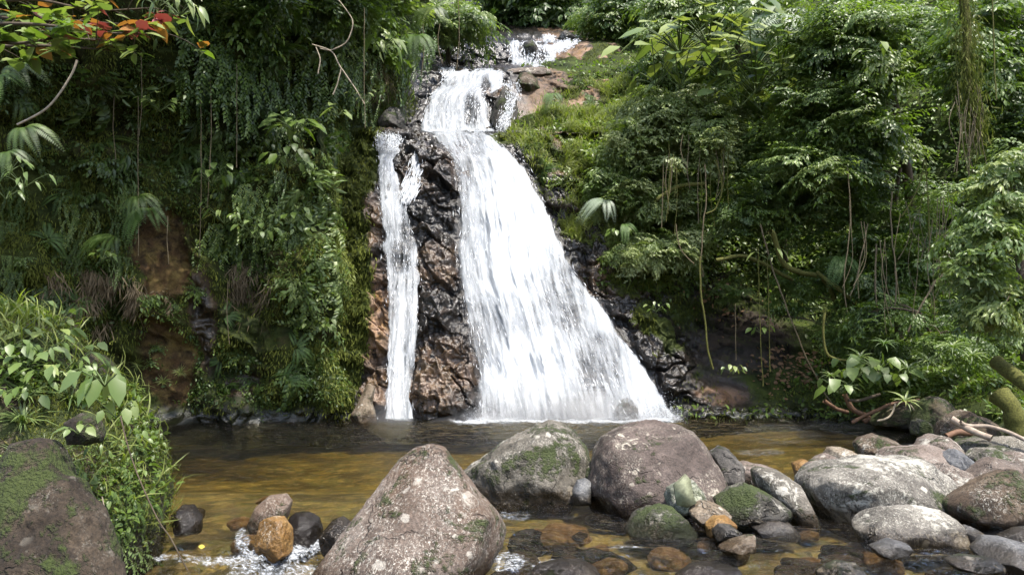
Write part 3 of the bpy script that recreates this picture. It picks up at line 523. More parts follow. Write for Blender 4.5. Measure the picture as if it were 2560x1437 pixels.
B('rock', [(2398, 1325), (2430, 1316), (2470, 1342), (2480, 1375), (2415, 1375)], 6.55, .2, 'blue', 'small smooth grey rock right beside the end of the long low boulder', cat='rock', rough=.02, seed=45)
B('rock', [(2176, 1366), (2230, 1349), (2267, 1357), (2282, 1380), (2200, 1395)], 6.05, .14, 'blue', 'small wet grey rock breaking the water before the long low boulder', cat='rock', rough=.02, seed=46)
B('rock', [(2368, 1404), (2420, 1391), (2492, 1398), (2515, 1425), (2400, 1430)], 5.7, .18, 'dark', 'flat wet rock barely above the water near the lower corner', cat='rock', rough=.02, seed=47)
B('rock', [(2045, 1430), (2098, 1404), (2150, 1414), (2170, 1445), (2150, 1480), (2050, 1480)], 5.5, .16, 'mossy', 'pale-topped mossy rock cut by the bottom edge of the photo', cat='rock', seed=48)
B('rock', [(1795, 1368), (1850, 1346), (1890, 1339), (1900, 1360), (1880, 1380), (1810, 1385)], 6.15, .14, 'tan', 'pale ridged rock with water sliding over its end', cat='rock', seed=49)
B('boulder', [(622, 1310), (640, 1265), (670, 1240), (710, 1236), (727, 1255), (720, 1290), (695, 1345), (640, 1350)], 7.0, .17, 'granite', 'smooth thumb-shaped boulder standing behind the ochre rock at the small cascade', rough=.02, planes=1, seed=50)
B('rock', [(636, 1375), (643, 1310), (665, 1296), (702, 1294), (730, 1325), (732, 1380), (690, 1400), (640, 1400)], 6.5, .17, 'ochre', 'angular ochre rock with a pale vein, water splashing round it', cat='rock', seed=51, planes=7, cut=.7)
B('rock', [(430, 1295), (448, 1266), (472, 1264), (502, 1298), (500, 1335), (436, 1335)], 7.1, .18, 'wetb', 'glistening black rock alone in the water near the planted bank', cat='rock', seed=52)
B('rock', [(708, 1305), (730, 1284), (762, 1283), (795, 1298), (806, 1325), (800, 1390), (715, 1385)], 6.8, .2, 'wetb', 'wet black rock with water pouring over it right of the ochre rock', cat='rock', seed=53)
B('rock', [(800, 1340), (820, 1308), (850, 1295), (880, 1320), (870, 1390), (810, 1390)], 6.5, .2, 'wetb', 'black rock half hidden behind the left flank of the nearest boulder', cat='rock', seed=54)
B('boulder', [(2345, 1090), (2368, 1045), (2420, 1024), (2462, 1038), (2488, 1065), (2490, 1120), (2350, 1120)], 12.6, .5, 'brown', 'round dark boulder with mossy crown behind the driftwood', seed=55)
B('boulder', [(2288, 1070), (2298, 1010), (2338, 988), (2380, 1008), (2400, 1050), (2390, 1095), (2290, 1095)], 13.8, .5, 'bank', 'tall moss-covered boulder at the far right shore', seed=56)
B('boulder', [(2180, 1050), (2225, 1015), (2270, 1000), (2320, 1015), (2330, 1080), (2180, 1070)], 15.2, .5, 'bank', 'mossy boulder with dark undercut base under the bromeliads', seed=57)
B('rock', [(2278, 1075), (2285, 1050), (2305, 1042), (2325, 1055), (2325, 1090), (2280, 1090)], 13.3, .2, 'mossy', 'small green-grey rock at the foot of the tall moss-covered boulder', cat='rock', seed=58)
B('rock', [(1310, 1450), (1340, 1418), (1400, 1404), (1455, 1406), (1500, 1425), (1515, 1470), (1400, 1490)], 5.35, .2, 'wetb', 'shiny black rock at the bottom edge with water curling over it', cat='rock', seed=59, rough=.02)
B('rock', [(1685, 1445), (1730, 1417), (1795, 1410), (1850, 1425), (1875, 1470), (1750, 1485)], 5.4, .2, 'wetb', 'dark wet rock at the bottom edge right of the water curl', cat='rock', seed=60, rough=.03)
B('boulder', [(-80, 1125), (0, 1112), (40, 1110), (62, 1122), (78, 1160), (105, 1195), (140, 1210), (170, 1260), (215, 1300), (260, 1370), (310, 1460), (320, 1700), (-100, 1700)], 4.4, .32, 'corner', 'big brown-and-green mossy boulder filling the lower left corner', sub=6, lean=.4, seed=61, rough=.06, e=.7)
B('rock', [(165, 1060), (178, 1036), (205, 1030), (240, 1048), (258, 1088), (250, 1110), (165, 1110)], 5.75, .15, 'corner', 'brown earthy rock among the plants of the near left bank', cat='rock', seed=62)
B('rock', [(1530, 1032), (1550, 1002), (1572, 993), (1595, 1012), (1602, 1035), (1600, 1055), (1530, 1055)], 17.5, .3, 'dark', 'grey rounded rock inside the foot of the big waterfall', cat='rock', seed=63)
B('rock', [(870, 1050), (895, 1000), (915, 958), (935, 965), (930, 1010), (945, 1060), (880, 1070)], 17.0, .3, 'tan', 'pale slanting slab of rock at the foot of the narrow left fall', cat='rock', seed=64, planes=6, cut=.7)
B('boulder', [(1222, 265), (1235, 235), (1265, 212), (1290, 235), (1296, 290), (1270, 345), (1240, 340), (1225, 300)], 22.9, .7, 'dark', 'dark wet block parting the middle cascade', seed=65, planes=7, cut=.7)
B('boulder', [(1308, 110), (1330, 104), (1350, 125), (1352, 150), (1320, 150), (1305, 130)], 27.9, .5, 'dark', 'black rock showing through the topmost cascade', seed=66)
B('boulder', [(1385, 112), (1398, 88), (1418, 80), (1440, 92), (1452, 118), (1400, 122)], 29.6, .6, 'dark', 'black boulder at the head of the topmost cascade', seed=67)
B('boulder', [(1285, 208), (1300, 185), (1325, 182), (1345, 195), (1350, 222), (1325, 240), (1295, 240)], 24.0, .5, 'brown', 'brown boulder beside the top of the middle cascade', seed=68)
B('boulder', [(1262, 190), (1275, 172), (1330, 166), (1375, 170), (1380, 190), (1330, 202), (1270, 200)], 25.0, .5, 'pink', 'flat pinkish ledge stone between the two upper cascades', seed=69, lean=.8)
B('boulder', [(940, 300), (960, 275), (990, 268), (1010, 285), (1015, 330), (950, 330)], 20.9, .5, 'dark', 'dark round boulder beside the head of the narrow left fall', seed=70)
# near left bank (ground) 
B('left_bank', [(-500, 700), (-200, 745), (0, 800), (90, 835), (170, 890), (230, 960), (270, 1010), (318, 1080), (345, 1150), (368, 1230), (390, 1310), (392, 1400), (380, 1560), (-500, 1700)], 6.6, 1.3, 'bank', '', kind='structure', sub=6, seed=71, rough=.07, lean=.15, e=.75, planes=2)

# stones lying on the bed under the shallow water
rs = random.Random(77)
STONES = []
for k in range(5):
    D, F = ICO[4]; q = D+k*9.; V = D*np.array([1, .8, .5])*(1+.28*fbm(q*.9, 3)+.06*fbm(q*4, 2))[:, None]; STONES.append({mk: mesh('submerged_stone', V, F, BM[mk]) for mk in ('dark', 'ochre', 'tan', 'brown', 'grey')})
SL = [(1250, 1290, 'the foot of the nearest boulder'), (1330, 1330, 'the riffle right of the nearest boulder'), (1450, 1300, 'the foot of the sloping grey boulder'), (1530, 1400, 'the mossy dome boulder'), (1650, 1400, 'the shallow riffle'), (1900, 1390, 'the pale ridged rock'), (2080, 1370, 'the blue-grey stone'), (2200, 1400, 'the small wet grey rock'), (1480, 1250, 'the domed reddish boulder'), (560, 1340, 'the ochre rock'), (480, 1360, 'the glistening black rock'), (700, 1220, 'the thumb-shaped boulder'), (900, 1180, 'the left flank of the nearest boulder'), (1950, 1190, 'the flat pinkish slab'), (520, 1230, 'the bank ferns'), (2320, 1390, 'the flat wet rock'), (1400, 1400, 'the shiny black rock')]
SU = set()
for i in range(46):
    px, py = (rs.uniform(1240, 2400), rs.uniform(1290, 1432)) if i % 3 else (rs.uniform(420, 900), rs.uniform(1180, 1400)) if i % 2 else (rs.uniform(1240, 1560), rs.uniform(1250, 1330))
    Yg = CAMZ*FP/(py-864); x = (px-1280)/FP*Yg/1.0; s_ = rs.uniform(.07, .24)*(1.4 if i % 7 == 0 else 1); mk = rs.choice(['ochre', 'ochre', 'tan', 'tan', 'brown', 'ochre', 'dark'])
    zz = float(level(np.array(x), np.array(Yg)))-.04-s_*.42+ (.03 if i % 9 == 0 else 0)
    c = sorted(SL, key=lambda l: math.hypot(l[0]-px, (l[1]-py)*2)); cn = {'dark': 'dark', 'ochre': 'golden', 'tan': 'tan', 'brown': 'brown', 'grey': 'grey'}[mk]; sz = 'small ' if s_ < .12 else 'large ' if s_ > .22 else ''
    for lx, ly, nm in c:
        a = ('beyond' if py < ly else 'in front of') if abs(py-ly)*2 > abs(px-lx) else ('left of' if px < lx else 'right of'); lb = f'{sz}{cn} stone under the water {a} {nm}'
        if lb not in SU: break
    SU.add(lb); obj('submerged_stone', rs.choice(STONES)[mk], None, (x, Yg, zz), (rs.uniform(-.2, .2), rs.uniform(-.2, .2), rs.uniform(0, 6)), s_, label=lb, category='stone', group='stones under the shallow water')
# ================================================================== FALLING WATER
def fall_mat(name, thr, white=(.8, .8, .8), sc=(7, .9, 1)):
    t = NT(name); d = t.attr('dens')
    co = t.co(sc, kind='UV', rnd=False); n1 = t.noise(1.0, 6, .62, co, dist=.6)
    n2 = t.noise(1.0, 5, .68, t.co((15, 1.9, 1), kind='UV', rnd=False), dist=.7); n3 = t.noise(.55, 4, .6, t.co((1.4, .7, 1), kind='UV', rnd=False))
    s = t.math('ADD', t.math('MULTIPLY', n1, .42), t.math('ADD', t.math('MULTIPLY', n2, .36), t.math('MULTIPLY', n3, .42)))
    a = t.mapr(t.math('ADD', s, d), thr, thr+.46)
    white = t.mix(t.mapr(t.math('ADD', t.math('ADD', n1, t.math('MULTIPLY', n3, .8)), t.math('MULTIPLY', d, .9)), .90, 1.75), (.34, .39, .45), (.76, .79, .82))
    nrm = t.bump(t.math('ADD', n1, t.math('MULTIPLY', n2, .5)), .5, .08)
    # foam is a cloud of droplets: it scatters like something facing up as much as outwards
    nrm = t.n('VectorMath', {0: t.n('VectorMath', {0: nrm, 1: (.15, -.25, .75)}, operation='ADD')}, operation='NORMALIZE')
    bs = t.n('BsdfPrincipled', {'Base Color': white, 'Roughness': .35, 'Normal': nrm, 'Specular IOR Level': .4})
    tl = t.n('BsdfTranslucent', {'Color': white, 'Normal': nrm})
    b2 = t.n('MixShader', {0: .35, 1: bs, 2: tl})
    return t.end(t.n('MixShader', {0: a, 1: t.n('BsdfTransparent'), 2: b2}))
M_fall = fall_mat('falling_water', 1.0); M_thin = fall_mat('thin_falling_water', 1.12)
t = NT('water_strands'); sn = t.n('VectorMath', {0: t.n('VectorMath', {0: t.n('VectorMath', {0: t.n('NewGeometry', out=1), 1: (.35, .35, .35)}, operation='MULTIPLY'), 1: (.15, -.6, .8)}, operation='ADD')}, operation='NORMALIZE')
t.end(t.n('MixShader', {0: .3, 1: t.n('BsdfPrincipled', {'Base Color': (.58, .61, .65), 'Roughness': .6, 'Normal': sn}), 2: t.n('BsdfTranslucent', {'Color': (.58, .61, .65), 'Normal': sn})})); M_strand = t.m
def fall_sheet(tab, nu, nv, off, bulge, lift=None, seed=0, densf=None, edge=.10, amp=.10):
    ys_ = np.linspace(tab[0][0], tab[-1][0], nv); L = np.interp(ys_, [r[0] for r in tab], [r[1] for r in tab]); Rr = np.interp(ys_, [r[0] for r in tab], [r[2] for r in tab])
    wob = 7*perlin(np.stack([ys_*.02, ys_*0+seed, ys_*0], -1)); wob2 = 7*perlin(np.stack([ys_*.02, ys_*0+seed+5, ys_*0], -1)); L = L+wob; Rr = Rr+wob2
    u = np.linspace(0, 1, nu); px = L[:, None]+(Rr-L)[:, None]*u[None]; py = ys_[:, None]+0*px
    Y = faceY(px, py)-off-bulge*np.sin(np.pi*u)[None]**.7
    V = P(px, py, Y)
    ds = np.linalg.norm(np.diff(V, axis=0), axis=-1).mean(1); v = np.concatenate([[0], np.cumsum(ds)])[:, None]+0*px
    um = V[..., 0]-V[:, nu//2, 0][:, None]*.55
    q = np.stack([um*3.2, v*.45, v*0+seed], -1)
    V[..., 1] -= amp*(fbm(q, 4)+.5*perlin(q*np.array([3, 2, 1])))
    e = np.minimum(u, 1-u)[None]*(Rr-L)[:, None]; ed = sstep(-2+9*perlin(np.stack([px*.10, py*.035, px*0+seed], -1)), edge*np.minimum(190, (Rr-L)[:, None]*1.1)+10*perlin(np.stack([px*.05, py*.02, px*0+seed+3], -1)), e)
    dens = .60*ed-.30*(1-ed)
    if densf is not None: dens = dens+densf(px, py)
    return V, np.stack([um, v], -1), dens, px, py
def strands(V, dens, n, seed, wid=.014, lmin=.10, lmax=.45, out=.12, thr=0.0):
    rg = np.random.default_rng(seed); nv, nu = dens.shape; T = np.gradient(V, axis=0); T = norm(T)
    i = rg.integers(0, nv-1, n*3); j = rg.integers(0, nu, n*3); keep = (dens[i, j]+rg.random(n*3)*.6 > .35+thr); i = i[keep][:n]; j = j[keep][:n]; n = len(i)
    p = V[i, j]+rg.normal(size=(n, 3))*[.05, .02, .05]; p[:, 1] -= rg.random(n)*out; tt = norm(T[i, j]+rg.normal(size=(n, 3))*.13)
    ln = lmin+(lmax-lmin)*rg.random(n)**2; wd = wid*(.4+rg.random(n)); s = norm(np.cross(tt, np.array([0, 1., .2])))*wd[:, None]
    a = p-tt*ln[:, None]*.5; b = p+tt*ln[:, None]*.5; m1 = p+rg.normal(size=(n, 3))*.01
    VV = np.stack([a, m1-s, m1+s, b], 1).reshape(-1, 3); k = np.arange(n)[:, None]*4
    return VV, np.concatenate([k+[0, 1, 2], k+[1, 3, 2]])
def waterfall(label, layers, nst, loc, swid=.014, **kw):
    th = thing('waterfall', label, 'waterfall', loc); L = np.array(loc)
    pack = []
    for (tab, nu, nv, off, bulge, mat, seed, densf, amp) in layers:
        V, uv, dens, px, py = fall_sheet(tab, nu, nv, off, bulge, seed=seed, densf=densf, amp=amp)
        obj('water_sheet', mesh('water_sheet', V-L, grid_faces(nv, nu), mat, attrs=dict(dens=dens), uv=uv), th)
        pack.append((V, dens))
    parts = [strands(V, d, int(nst/len(pack)), 50+i, swid, **kw) for i, (V, d) in enumerate(pack)]
    v, f = join(parts); obj('water_strands', mesh('water_strands', v-L, f, M_strand, smooth=False), th, kind='stuff')
    return th
def d_main(px, py):
    return .30*sstep(345, 330, py)*0+blob(px, py, [(1290, 560, 110, 260, .22), (1330, 930, 120, 120, .16), (1620, 930, 60, 110, .12), (1500, 780, 50, 60, .1)])-blob(px, py, [(1500, 900, 50, 90, .07), (1460, 800, 50, 50, .08), (1140, 560, 16, 130, .15), (1190, 880, 26, 90, .12), (1350, 720, 40, 60, .10), (1560, 800, 40, 40, .15)])
def dm2(px, py): return d_main(px, py)-.12
waterfall('big white waterfall spreading down the rock into the pool', [(MAIN, 150, 260, .10, .10, M_fall, 1, d_main, .10), (MAIN, 130, 230, .22, .22, M_fall, 2, dm2, .14)], 1500, tuple(P(1440, 1040, 17.6)), .007, lmin=.05, lmax=.26)
def d_left(px, py): return .03-blob(px, py, [(990, 340, 40, 30, -.1), (1030, 560, 30, 80, .15), (1000, 640, 30, 40, .12), (1010, 480, 20, 50, .1)])
waterfall('narrow left waterfall beside the bare pink rock', [(LEFTF, 60, 240, .14, .10, M_fall, 3, d_left, .06), (LEFTF, 50, 220, .24, .12, M_thin, 4, d_left, .08)], 500, tuple(P(990, 1040, 17.6)), .006, lmin=.05, lmax=.2)
CAP = [(326, 948, 1000), (338, 938, 1010), (355, 938, 1004), (376, 944, 992)]
waterfall('short veil of water over the round rock at the head of the narrow left fall', [(CAP, 50, 40, .25, .35, M_thin, 5, lambda a, b: .03+0*a, .05)], 900, tuple(P(970, 376, 19.7)), .006, lmin=.05, lmax=.2)
SIDE = [(385, 1040, 1056), (430, 1028, 1052), (470, 1010, 1044), (505, 1004, 1030)]
waterfall('thin diagonal thread of water joining the narrow left fall', [(SIDE, 24, 90, .18, .05, M_thin, 6, lambda a, b: -.03+0*a, .04)], 900, tuple(P(1015, 505, 19.0)), .009)
MID = [(172, 1150, 1262), (185, 1120, 1268), (200, 1100, 1268), (220, 1084, 1262), (240, 1068, 1232), (270, 1052, 1228), (300, 1046, 1232), (329, 1045, 1250)]
def d_mid(px, py): return -blob(px, py, [(1180, 275, 24, 45, .22), (1215, 225, 14, 35, .25)])+.10
waterfall('middle cascade fanning out above the big waterfall', [(MID, 100, 110, .15, .18, M_fall, 7, d_mid, .12), (MID, 90, 100, .30, .26, M_thin, 8, d_mid, .15)], 500, tuple(P(1150, 329, 22.6)), .009, lmin=.06, lmax=.25)
MSL = [(167, 1098, 1132), (185, 1104, 1136), (205, 1110, 1136)]
waterfall('small side spout left of the middle cascade top', [(MSL, 24, 40, .3, .1, M_fall, 9, None, .08)], 500, tuple(P(1120, 205, 23.6)), .009, lmin=.05, lmax=.2)
MR = [(208, 1255, 1296), (228, 1262, 1298), (250, 1262, 1294), (290, 1250, 1280), (329, 1240, 1266)]
waterfall('thin stream running down beside the dark wet block', [(MR, 20, 60, .85, .1, M_thin, 10, lambda a, b: .02+0*a, .04)], 700, tuple(P(1253, 329, 22.2)), .006, lmin=.05, lmax=.2)
TOP = [(103, 1268, 1420), (115, 1262, 1412), (130, 1266, 1405), (150, 1270, 1396), (168, 1272, 1388)]
waterfall('topmost cascade far back under the dark forest', [(TOP, 80, 60, .2, .2, M_fall, 11, lambda px, py: .08-blob(px, py, [(1345, 140, 26, 22, .25), (1310, 125, 14, 24, .25)]), .15)], 500, tuple(P(1330, 168, 27.4)), .012, lmin=.06, lmax=.25)
TR = [(92, 1436, 1452), (104, 1410, 1450), (118, 1385, 1430), (130, 1370, 1405)]
waterfall('white side stream sliding in from the right to the topmost cascade', [(TR, 40, 30, .9, .15, M_fall, 12, None, .1)], 900, tuple(P(1400, 130, 27.2)), .012, lmin=.06, lmax=.25)
TT = [(92, 1350, 1388), (105, 1345, 1390)]
waterfall('little white lip of water at the head of the topmost cascade', [(TT, 24, 20, 1.1, .1, M_fall, 13, None, .1)], 500, tuple(P(1368, 105, 28.0)), .012, lmin=.06, lmax=.25)
# spray where the big fall meets the pool
rg = np.random.default_rng(5); n = 16000
xx = rg.uniform(-1.1, 3.9, n); hgt = rg.exponential(.12, n)*(.5+rg.random(n)); yy = 17.55-rg.exponential(.22, n)
p = np.stack([xx, yy, hgt], 1); s = .008+.012*rg.random(n)
dd = norm(rg.normal(size=(n, 3)))*s[:, None]; ee = norm(rg.normal(size=(n, 3)))*s[:, None]
k = np.arange(n)[:, None]*3
obj('spray', mesh('spray', np.stack([p, p+dd, p+ee], 1).reshape(-1, 3), k+[0, 1, 2], M_strand, smooth=False), kind='stuff')

t = NT('mist'); t.t.links.new(t.n('VolumeScatter', {'Color': (.95, .97, 1), 'Density': .28, 'Anisotropy': .2}), t.out.inputs[1]); M_mist = t.m
D0, F0 = ICO[4]
for (mx, my, mz_, ax, ay, az) in [(1.1, 16.95, .0, 2.5, .7, .45), (.6, 17.1, .2, 1.6, .6, .85), (1.9, 17.0, .15, 1.3, .6, .6), (-2.75, 16.9, .02, .5, .35, .4)]:
    obj('mist', mesh('mist', D0*np.array([ax, ay, az])*(1+.35*fbm(D0*1.6+mx, 3))[:, None], F0, M_mist), loc=(mx, my, mz_), kind='stuff')
# ================================================================== PLANT GEOMETRY
def T2(w=.22, f=.07): return np.array([[0, 0, 0], [-w, .45, f], [0, 1, -.04], [w, .45, f]]), np.array([[0, 2, 1], [0, 3, 2]])
def T8(w=.24, f=.07, droop=.12, heart=0):
    V = np.array([[0, 0, 0], [-w, .28-heart, f], [w, .28-heart, f], [0, .33, 0], [-w*.85, .62, f-.04-droop*.3], [w*.85, .62, f-.04-droop*.3], [0, .66, -.03-droop*.4], [0, 1, -.06-droop]])
    F = np.array([[0, 3, 1], [0, 2, 3], [1, 3, 4], [3, 6, 4], [2, 5, 3], [3, 5, 6], [4, 6, 7], [6, 5, 7]]); return V, F
def Tst(w=.05, droop=.5, n=5, fold=.02, up=.3):
    s = np.linspace(0, 1, n+1); z = up*s-(droop+up)*s**2.2; ww = w*np.minimum(1, (1-s)*2.2)*(.75+.25*np.minimum(1, s*6)); ww[-1] = 0.001
    V = np.concatenate([np.stack([-ww, s, z+fold], 1), np.stack([0*s, s, z], 1), np.stack([ww, s, z+fold], 1)]); m = n+1; F = []
    for i in range(n): F += [[i, i+1, m+i+1], [i, m+i+1, m+i], [m+i, m+i+1, 2*m+i+1], [m+i, 2*m+i+1, 2*m+i]]
    return V, np.array(F)
def leaves(Pp, D, Nn, S, tmpl, rnd, wj=None):
    V0, F0 = tmpl; Pp = np.asarray(Pp, float); y = norm(D); x = norm(np.cross(y, Nn)); z = np.cross(x, y); S = np.asarray(S, float)[:, None, None]
    Wd = (1 if wj is None else wj[:, None, None])
    V = Pp[:, None]+S*(V0[None, :, 0:1]*x[:, None]*Wd+V0[None, :, 1:2]*y[:, None]+V0[None, :, 2:3]*z[:, None])
    F = (np.arange(len(Pp))[:, None, None]*len(V0)+F0[None]).reshape(-1, 3)
    return V.reshape(-1, 3), F, np.repeat(rnd, len(V0))
UP = np.array([0, 0, 1.])
def pad(seed, nt=16, ns=6, leaf=.075, R_=1., flat=.35, tmpl=None, droop=.45, lim=.05):
    rg = np.random.default_rng(seed); Ps = []; Ds = []; Ns = []; tw = []
    for i in range(nt):
        az = rg.uniform(0, 2*np.pi); L = R_*(.55+.5*rg.random()); el = rg.uniform(-.05, .5)*flat*2
        d0 = np.array([math.cos(az), math.sin(az), el]); o = rg.normal(size=3)*[.22, .22, .16]*R_
        s = np.linspace(0, 1, 9); main = o+d0*L*s[:, None]; main[:, 2] -= droop*L*s**2; tw.append(main)
        for j in range(ns):
            k = (j+1)/(ns+.3); bp = o+d0*L*k-np.array([0, 0, droop*L*k*k]); sg = 1 if j % 2 else -1; a2 = az+sg*rg.uniform(.5, 1.0)
            l2 = L*.42*(1.15-k)+.1*R_; d2 = np.array([math.cos(a2), math.sin(a2), el-.55*k])
            m = max(4, int(l2/(leaf*.42))); ss = (np.arange(m)+.5)/m
            pp = bp+d2*l2*ss[:, None]; pp[:, 2] -= droop*l2*ss**2*.8
            sd_ = np.where(np.arange(m) % 2, 1, -1); la = a2+sd_*rg.uniform(.5, 1.0, m)
            Ps.append(pp); ro = norm(pp*np.array([1, 1, .6])+1e-6); Ds.append(np.stack([np.cos(la), np.sin(la), -.5-.5*rg.random(m)], 1)+ro*.3); Ns.append(UP*.55+ro*1.05+rg.normal(size=(m, 3))*.40)
    Ps = np.concatenate(Ps); Ds = np.concatenate(Ds); Ns = np.concatenate(Ns); n = len(Ps)
    return leaves(Ps, Ds, Ns, leaf*(.6+.7*rg.random(n)), tmpl or T2(.24), np.clip(.5*rg.random(n)+.3*rg.random()+.25*(np.linalg.norm(Ps, axis=1)/R_-.4), 0, 1))
def lmesh(name, vfr, mat): return mesh(name, vfr[0], vfr[1], mat, smooth=False, attrs=dict(rnd=vfr[2]))
PAD = {}
for k, (leaf, nt, ns, tm, dr) in {'fine': (.135, 17, 7, T8(.22), .4), 'med': (.16, 16, 6, T8(.21), .5), 'tiny': (.19, 20, 6, T8(.2), .6), 'big': (.25, 11, 4, T8(.19, droop=.2), .55), 'layer': (.12, 12, 6, T8(.23), .3)}.items():
    PAD[k] = [lmesh('leaf_spray', pad(100+i*7+len(k)*31, nt, ns, leaf, tmpl=tm, droop=dr), None) for i in range(4)]
_cache = {}
def withmat(me, mk):
    key = (me.name, mk)
    if key not in _cache:
        c = me.copy(); c.materials.clear(); c.materials.append(LM[mk]); _cache[key] = c
    return _cache[key]
def bushmesh(seed, stems=9, per=9, leaf=.14, L=.6, tm=None, hang=.7, up=.5):
    rg = np.random.default_rng(seed); Ps, Ds, Ns = [], [], []; tb = []
    for i in range(stems):
        az = rg.uniform(0, 2*np.pi); d = np.array([math.cos(az), math.sin(az), up+rg.normal()*.3]); l = L*(.6+.6*rg.random()); s = (np.arange(per)+1)/per
        pp = d*l*s[:, None]; pp[:, 2] -= hang*l*s**2; sg = np.where(np.arange(per) % 2, 1, -1); la = az+sg*rg.uniform(.5, 1.2, per)
        Ps.append(pp); Ds.append(np.stack([np.cos(la), np.sin(la), -.5-.7*rg.random(per)*hang], 1)); Ns.append(np.tile(UP*.8, (per, 1))+np.stack([np.cos(la), np.sin(la), 0*la], 1)*.5+rg.normal(size=(per, 3))*.35)
        tb.append(tube(np.concatenate([[[0, 0, 0]], pp]), .006*L/.6, 3))
    Ps = np.concatenate(Ps); n = len(Ps)
    return leaves(Ps, np.concatenate(Ds), np.concatenate(Ns), leaf*(.6+.7*rg.random(n)), tm or T8(.25), rg.random(n)), tb
def fernmesh(seed, fr=8, L=.7, up=.6, hang=1.0, pin=26, pl=.17, spread=np.pi):
    rg = np.random.default_rng(seed); Ps, Ds, Ns, Ss = [], [], [], []
    for i in range(fr):
        az = -np.pi/2+rg.uniform(-spread, spread); l = L*(.7+.5*rg.random()); s = np.linspace(.1, 1, pin)
        d = np.array([math.cos(az), math.sin(az), up]); pp = d*l*s[:, None]; pp[:, 2] -= (hang+rg.random()*.4)*l*s**2*.8; tan = norm(np.gradient(pp, axis=0))
        side = norm(np.cross(tan, UP)+1e-3); nn = np.cross(side, tan)
        for sg in (-1, 1):
            Ps.append(pp); Ds.append(side*sg+tan*.45); Ns.append(nn+rg.normal(size=nn.shape)*.06); Ss.append(pl*l*np.sin(np.pi*(s*.86+.10))**.8+.01)
    n = sum(len(p) for p in Ps)
    return leaves(np.concatenate(Ps), np.concatenate(Ds), np.concatenate(Ns), np.concatenate(Ss), T2(.10, .02), np.repeat(rg.random(fr*2), pin)[:n])
def rosette(seed, n=16, L=.35, w=.055, droop=.5, up=.9):
    rg = np.random.default_rng(seed); az = np.arange(n)*2.4; el = up*(1-np.arange(n)/n*.9)+.1
    D = np.stack([np.cos(az), np.sin(az), el], 1); return leaves(np.zeros((n, 3)), D, np.tile(UP, (n, 1))+D*-.2, L*(.7+.5*rg.random(n)), Tst(w, droop), rg.random(n))
def tuft(seed, n=46, L=.35, w=.012, droop=.6, r=.07):
    rg = np.random.default_rng(seed); az = rg.uniform(0, 2*np.pi, n); D = np.stack([np.cos(az), np.sin(az), .6+1.6*rg.random(n)], 1); p = np.stack([np.cos(az), np.sin(az), 0*az], 1)*r*rg.random(n)[:, None]
    return leaves(p, D, np.tile(UP, (n, 1))-D*.3, L*(.5+.7*rg.random(n)), Tst(w/L, droop, 3, .0), rg.random(n))
def curtain(seed, stems=12, L=1.2, leaf=.08, width=.5, tm=None):
    rg = np.random.default_rng(seed); Ps, Ds, Ns = [], [], []
    for i in range(stems):
        x0 = rg.uniform(-width, width); l = L*(.4+.8*rg.random()); m = int(l/(leaf*.38)); s = (np.arange(m)+.5)/m
        pp = np.stack([x0+.08*np.sin(s*5+i)+s*0, -.10-.12*np.sin(s*3+i)*s, -l*s], 1); sg = np.where(np.arange(m) % 2, 1, -1)
        Ps.append(pp); Ds.append(np.stack([sg*(.7+.4*rg.random(m)), -.5+.5*rg.random(m), -.7-.5*rg.random(m)], 1)); Ns.append(np.tile([0, -.9, .6], (m, 1))+rg.normal(size=(m, 3))*.3)
    Ps = np.concatenate(Ps); n = len(Ps); return leaves(Ps, np.concatenate(Ds), np.concatenate(Ns), leaf*(.6+.7*rg.random(n)), tm or T8(.24), rg.random(n))
def bush_with_stems(seed, **k):
    lv, tb = bushmesh(seed, **k); v, f = join(tb); return lmesh('leaves', lv, None), mesh('stems', v, f, M_stem)
PR = {'broad': [bush_with_stems(i, leaf=.17, L=.55, hang=.8) for i in (1, 2, 3)], 'small': [bush_with_stems(i, stems=14, per=11, leaf=.085, L=.42, hang=.6) for i in (4, 5, 6)],
      'longleaf': [bush_with_stems(i, stems=9, per=8, leaf=.24, L=.6, tm=T8(.14, droop=.25), hang=1.1) for i in (7, 8)], 'pale': [bush_with_stems(i, stems=12, per=9, leaf=.14, L=.6, tm=T8(.22), hang=.5, up=.2) for i in (9, 10)]}
def split_leaves(nm, vfr, per):
    """one mesh for each run of PER vertices"""
    V, F, r = vfr; out = []
    for a in range(0, len(V), per):
        f = F[(F[:, 0] >= a) & (F[:, 0] < a+per)]-a; out.append(lmesh(nm, (V[a:a+per], f, r[a:a+per]), None))
    return out
def frond_set(i, **k):
    return [lmesh('frond', fernmesh(i*40+j, fr=1, **k), None) for j in range(7)]
PF = [frond_set(i) for i in (1, 2, 3)]; PFs = [frond_set(i+9, spread=.9, L=.9, hang=1.1) for i in (1, 2)]
PB = [split_leaves('leaf', rosette(i), 18) for i in (1, 2)]; PT = [lmesh('blades', tuft(i), None) for i in (1, 2, 3)]; PC = [lmesh('leaves', curtain(i), None) for i in (1, 2, 3)]; PCs = [lmesh('leaves', curtain(i+5, stems=22, L=1.1, leaf=.05, tm=T2(.26)), None) for i in (1, 2)]
def face_rot(n, lean=.5, spin=None):
    """turn so that local +z leans from upright to the surface normal, local -y to the outside"""
    z = norm(np.array([0, 0, 1.])*(1-lean)+np.array(n)*lean); out = norm(np.array([n[0], min(n[1], -.05), 0])); y = -norm(out-z*np.dot(out, z)); x = np.cross(y, z)
    m = Matrix(((x[0], y[0], z[0]), (x[1], y[1], z[1]), (x[2], y[2], z[2])))
    return m @ Matrix.Rotation(spin if spin is not None else random.uniform(-.6, .6), 3, 'Z')
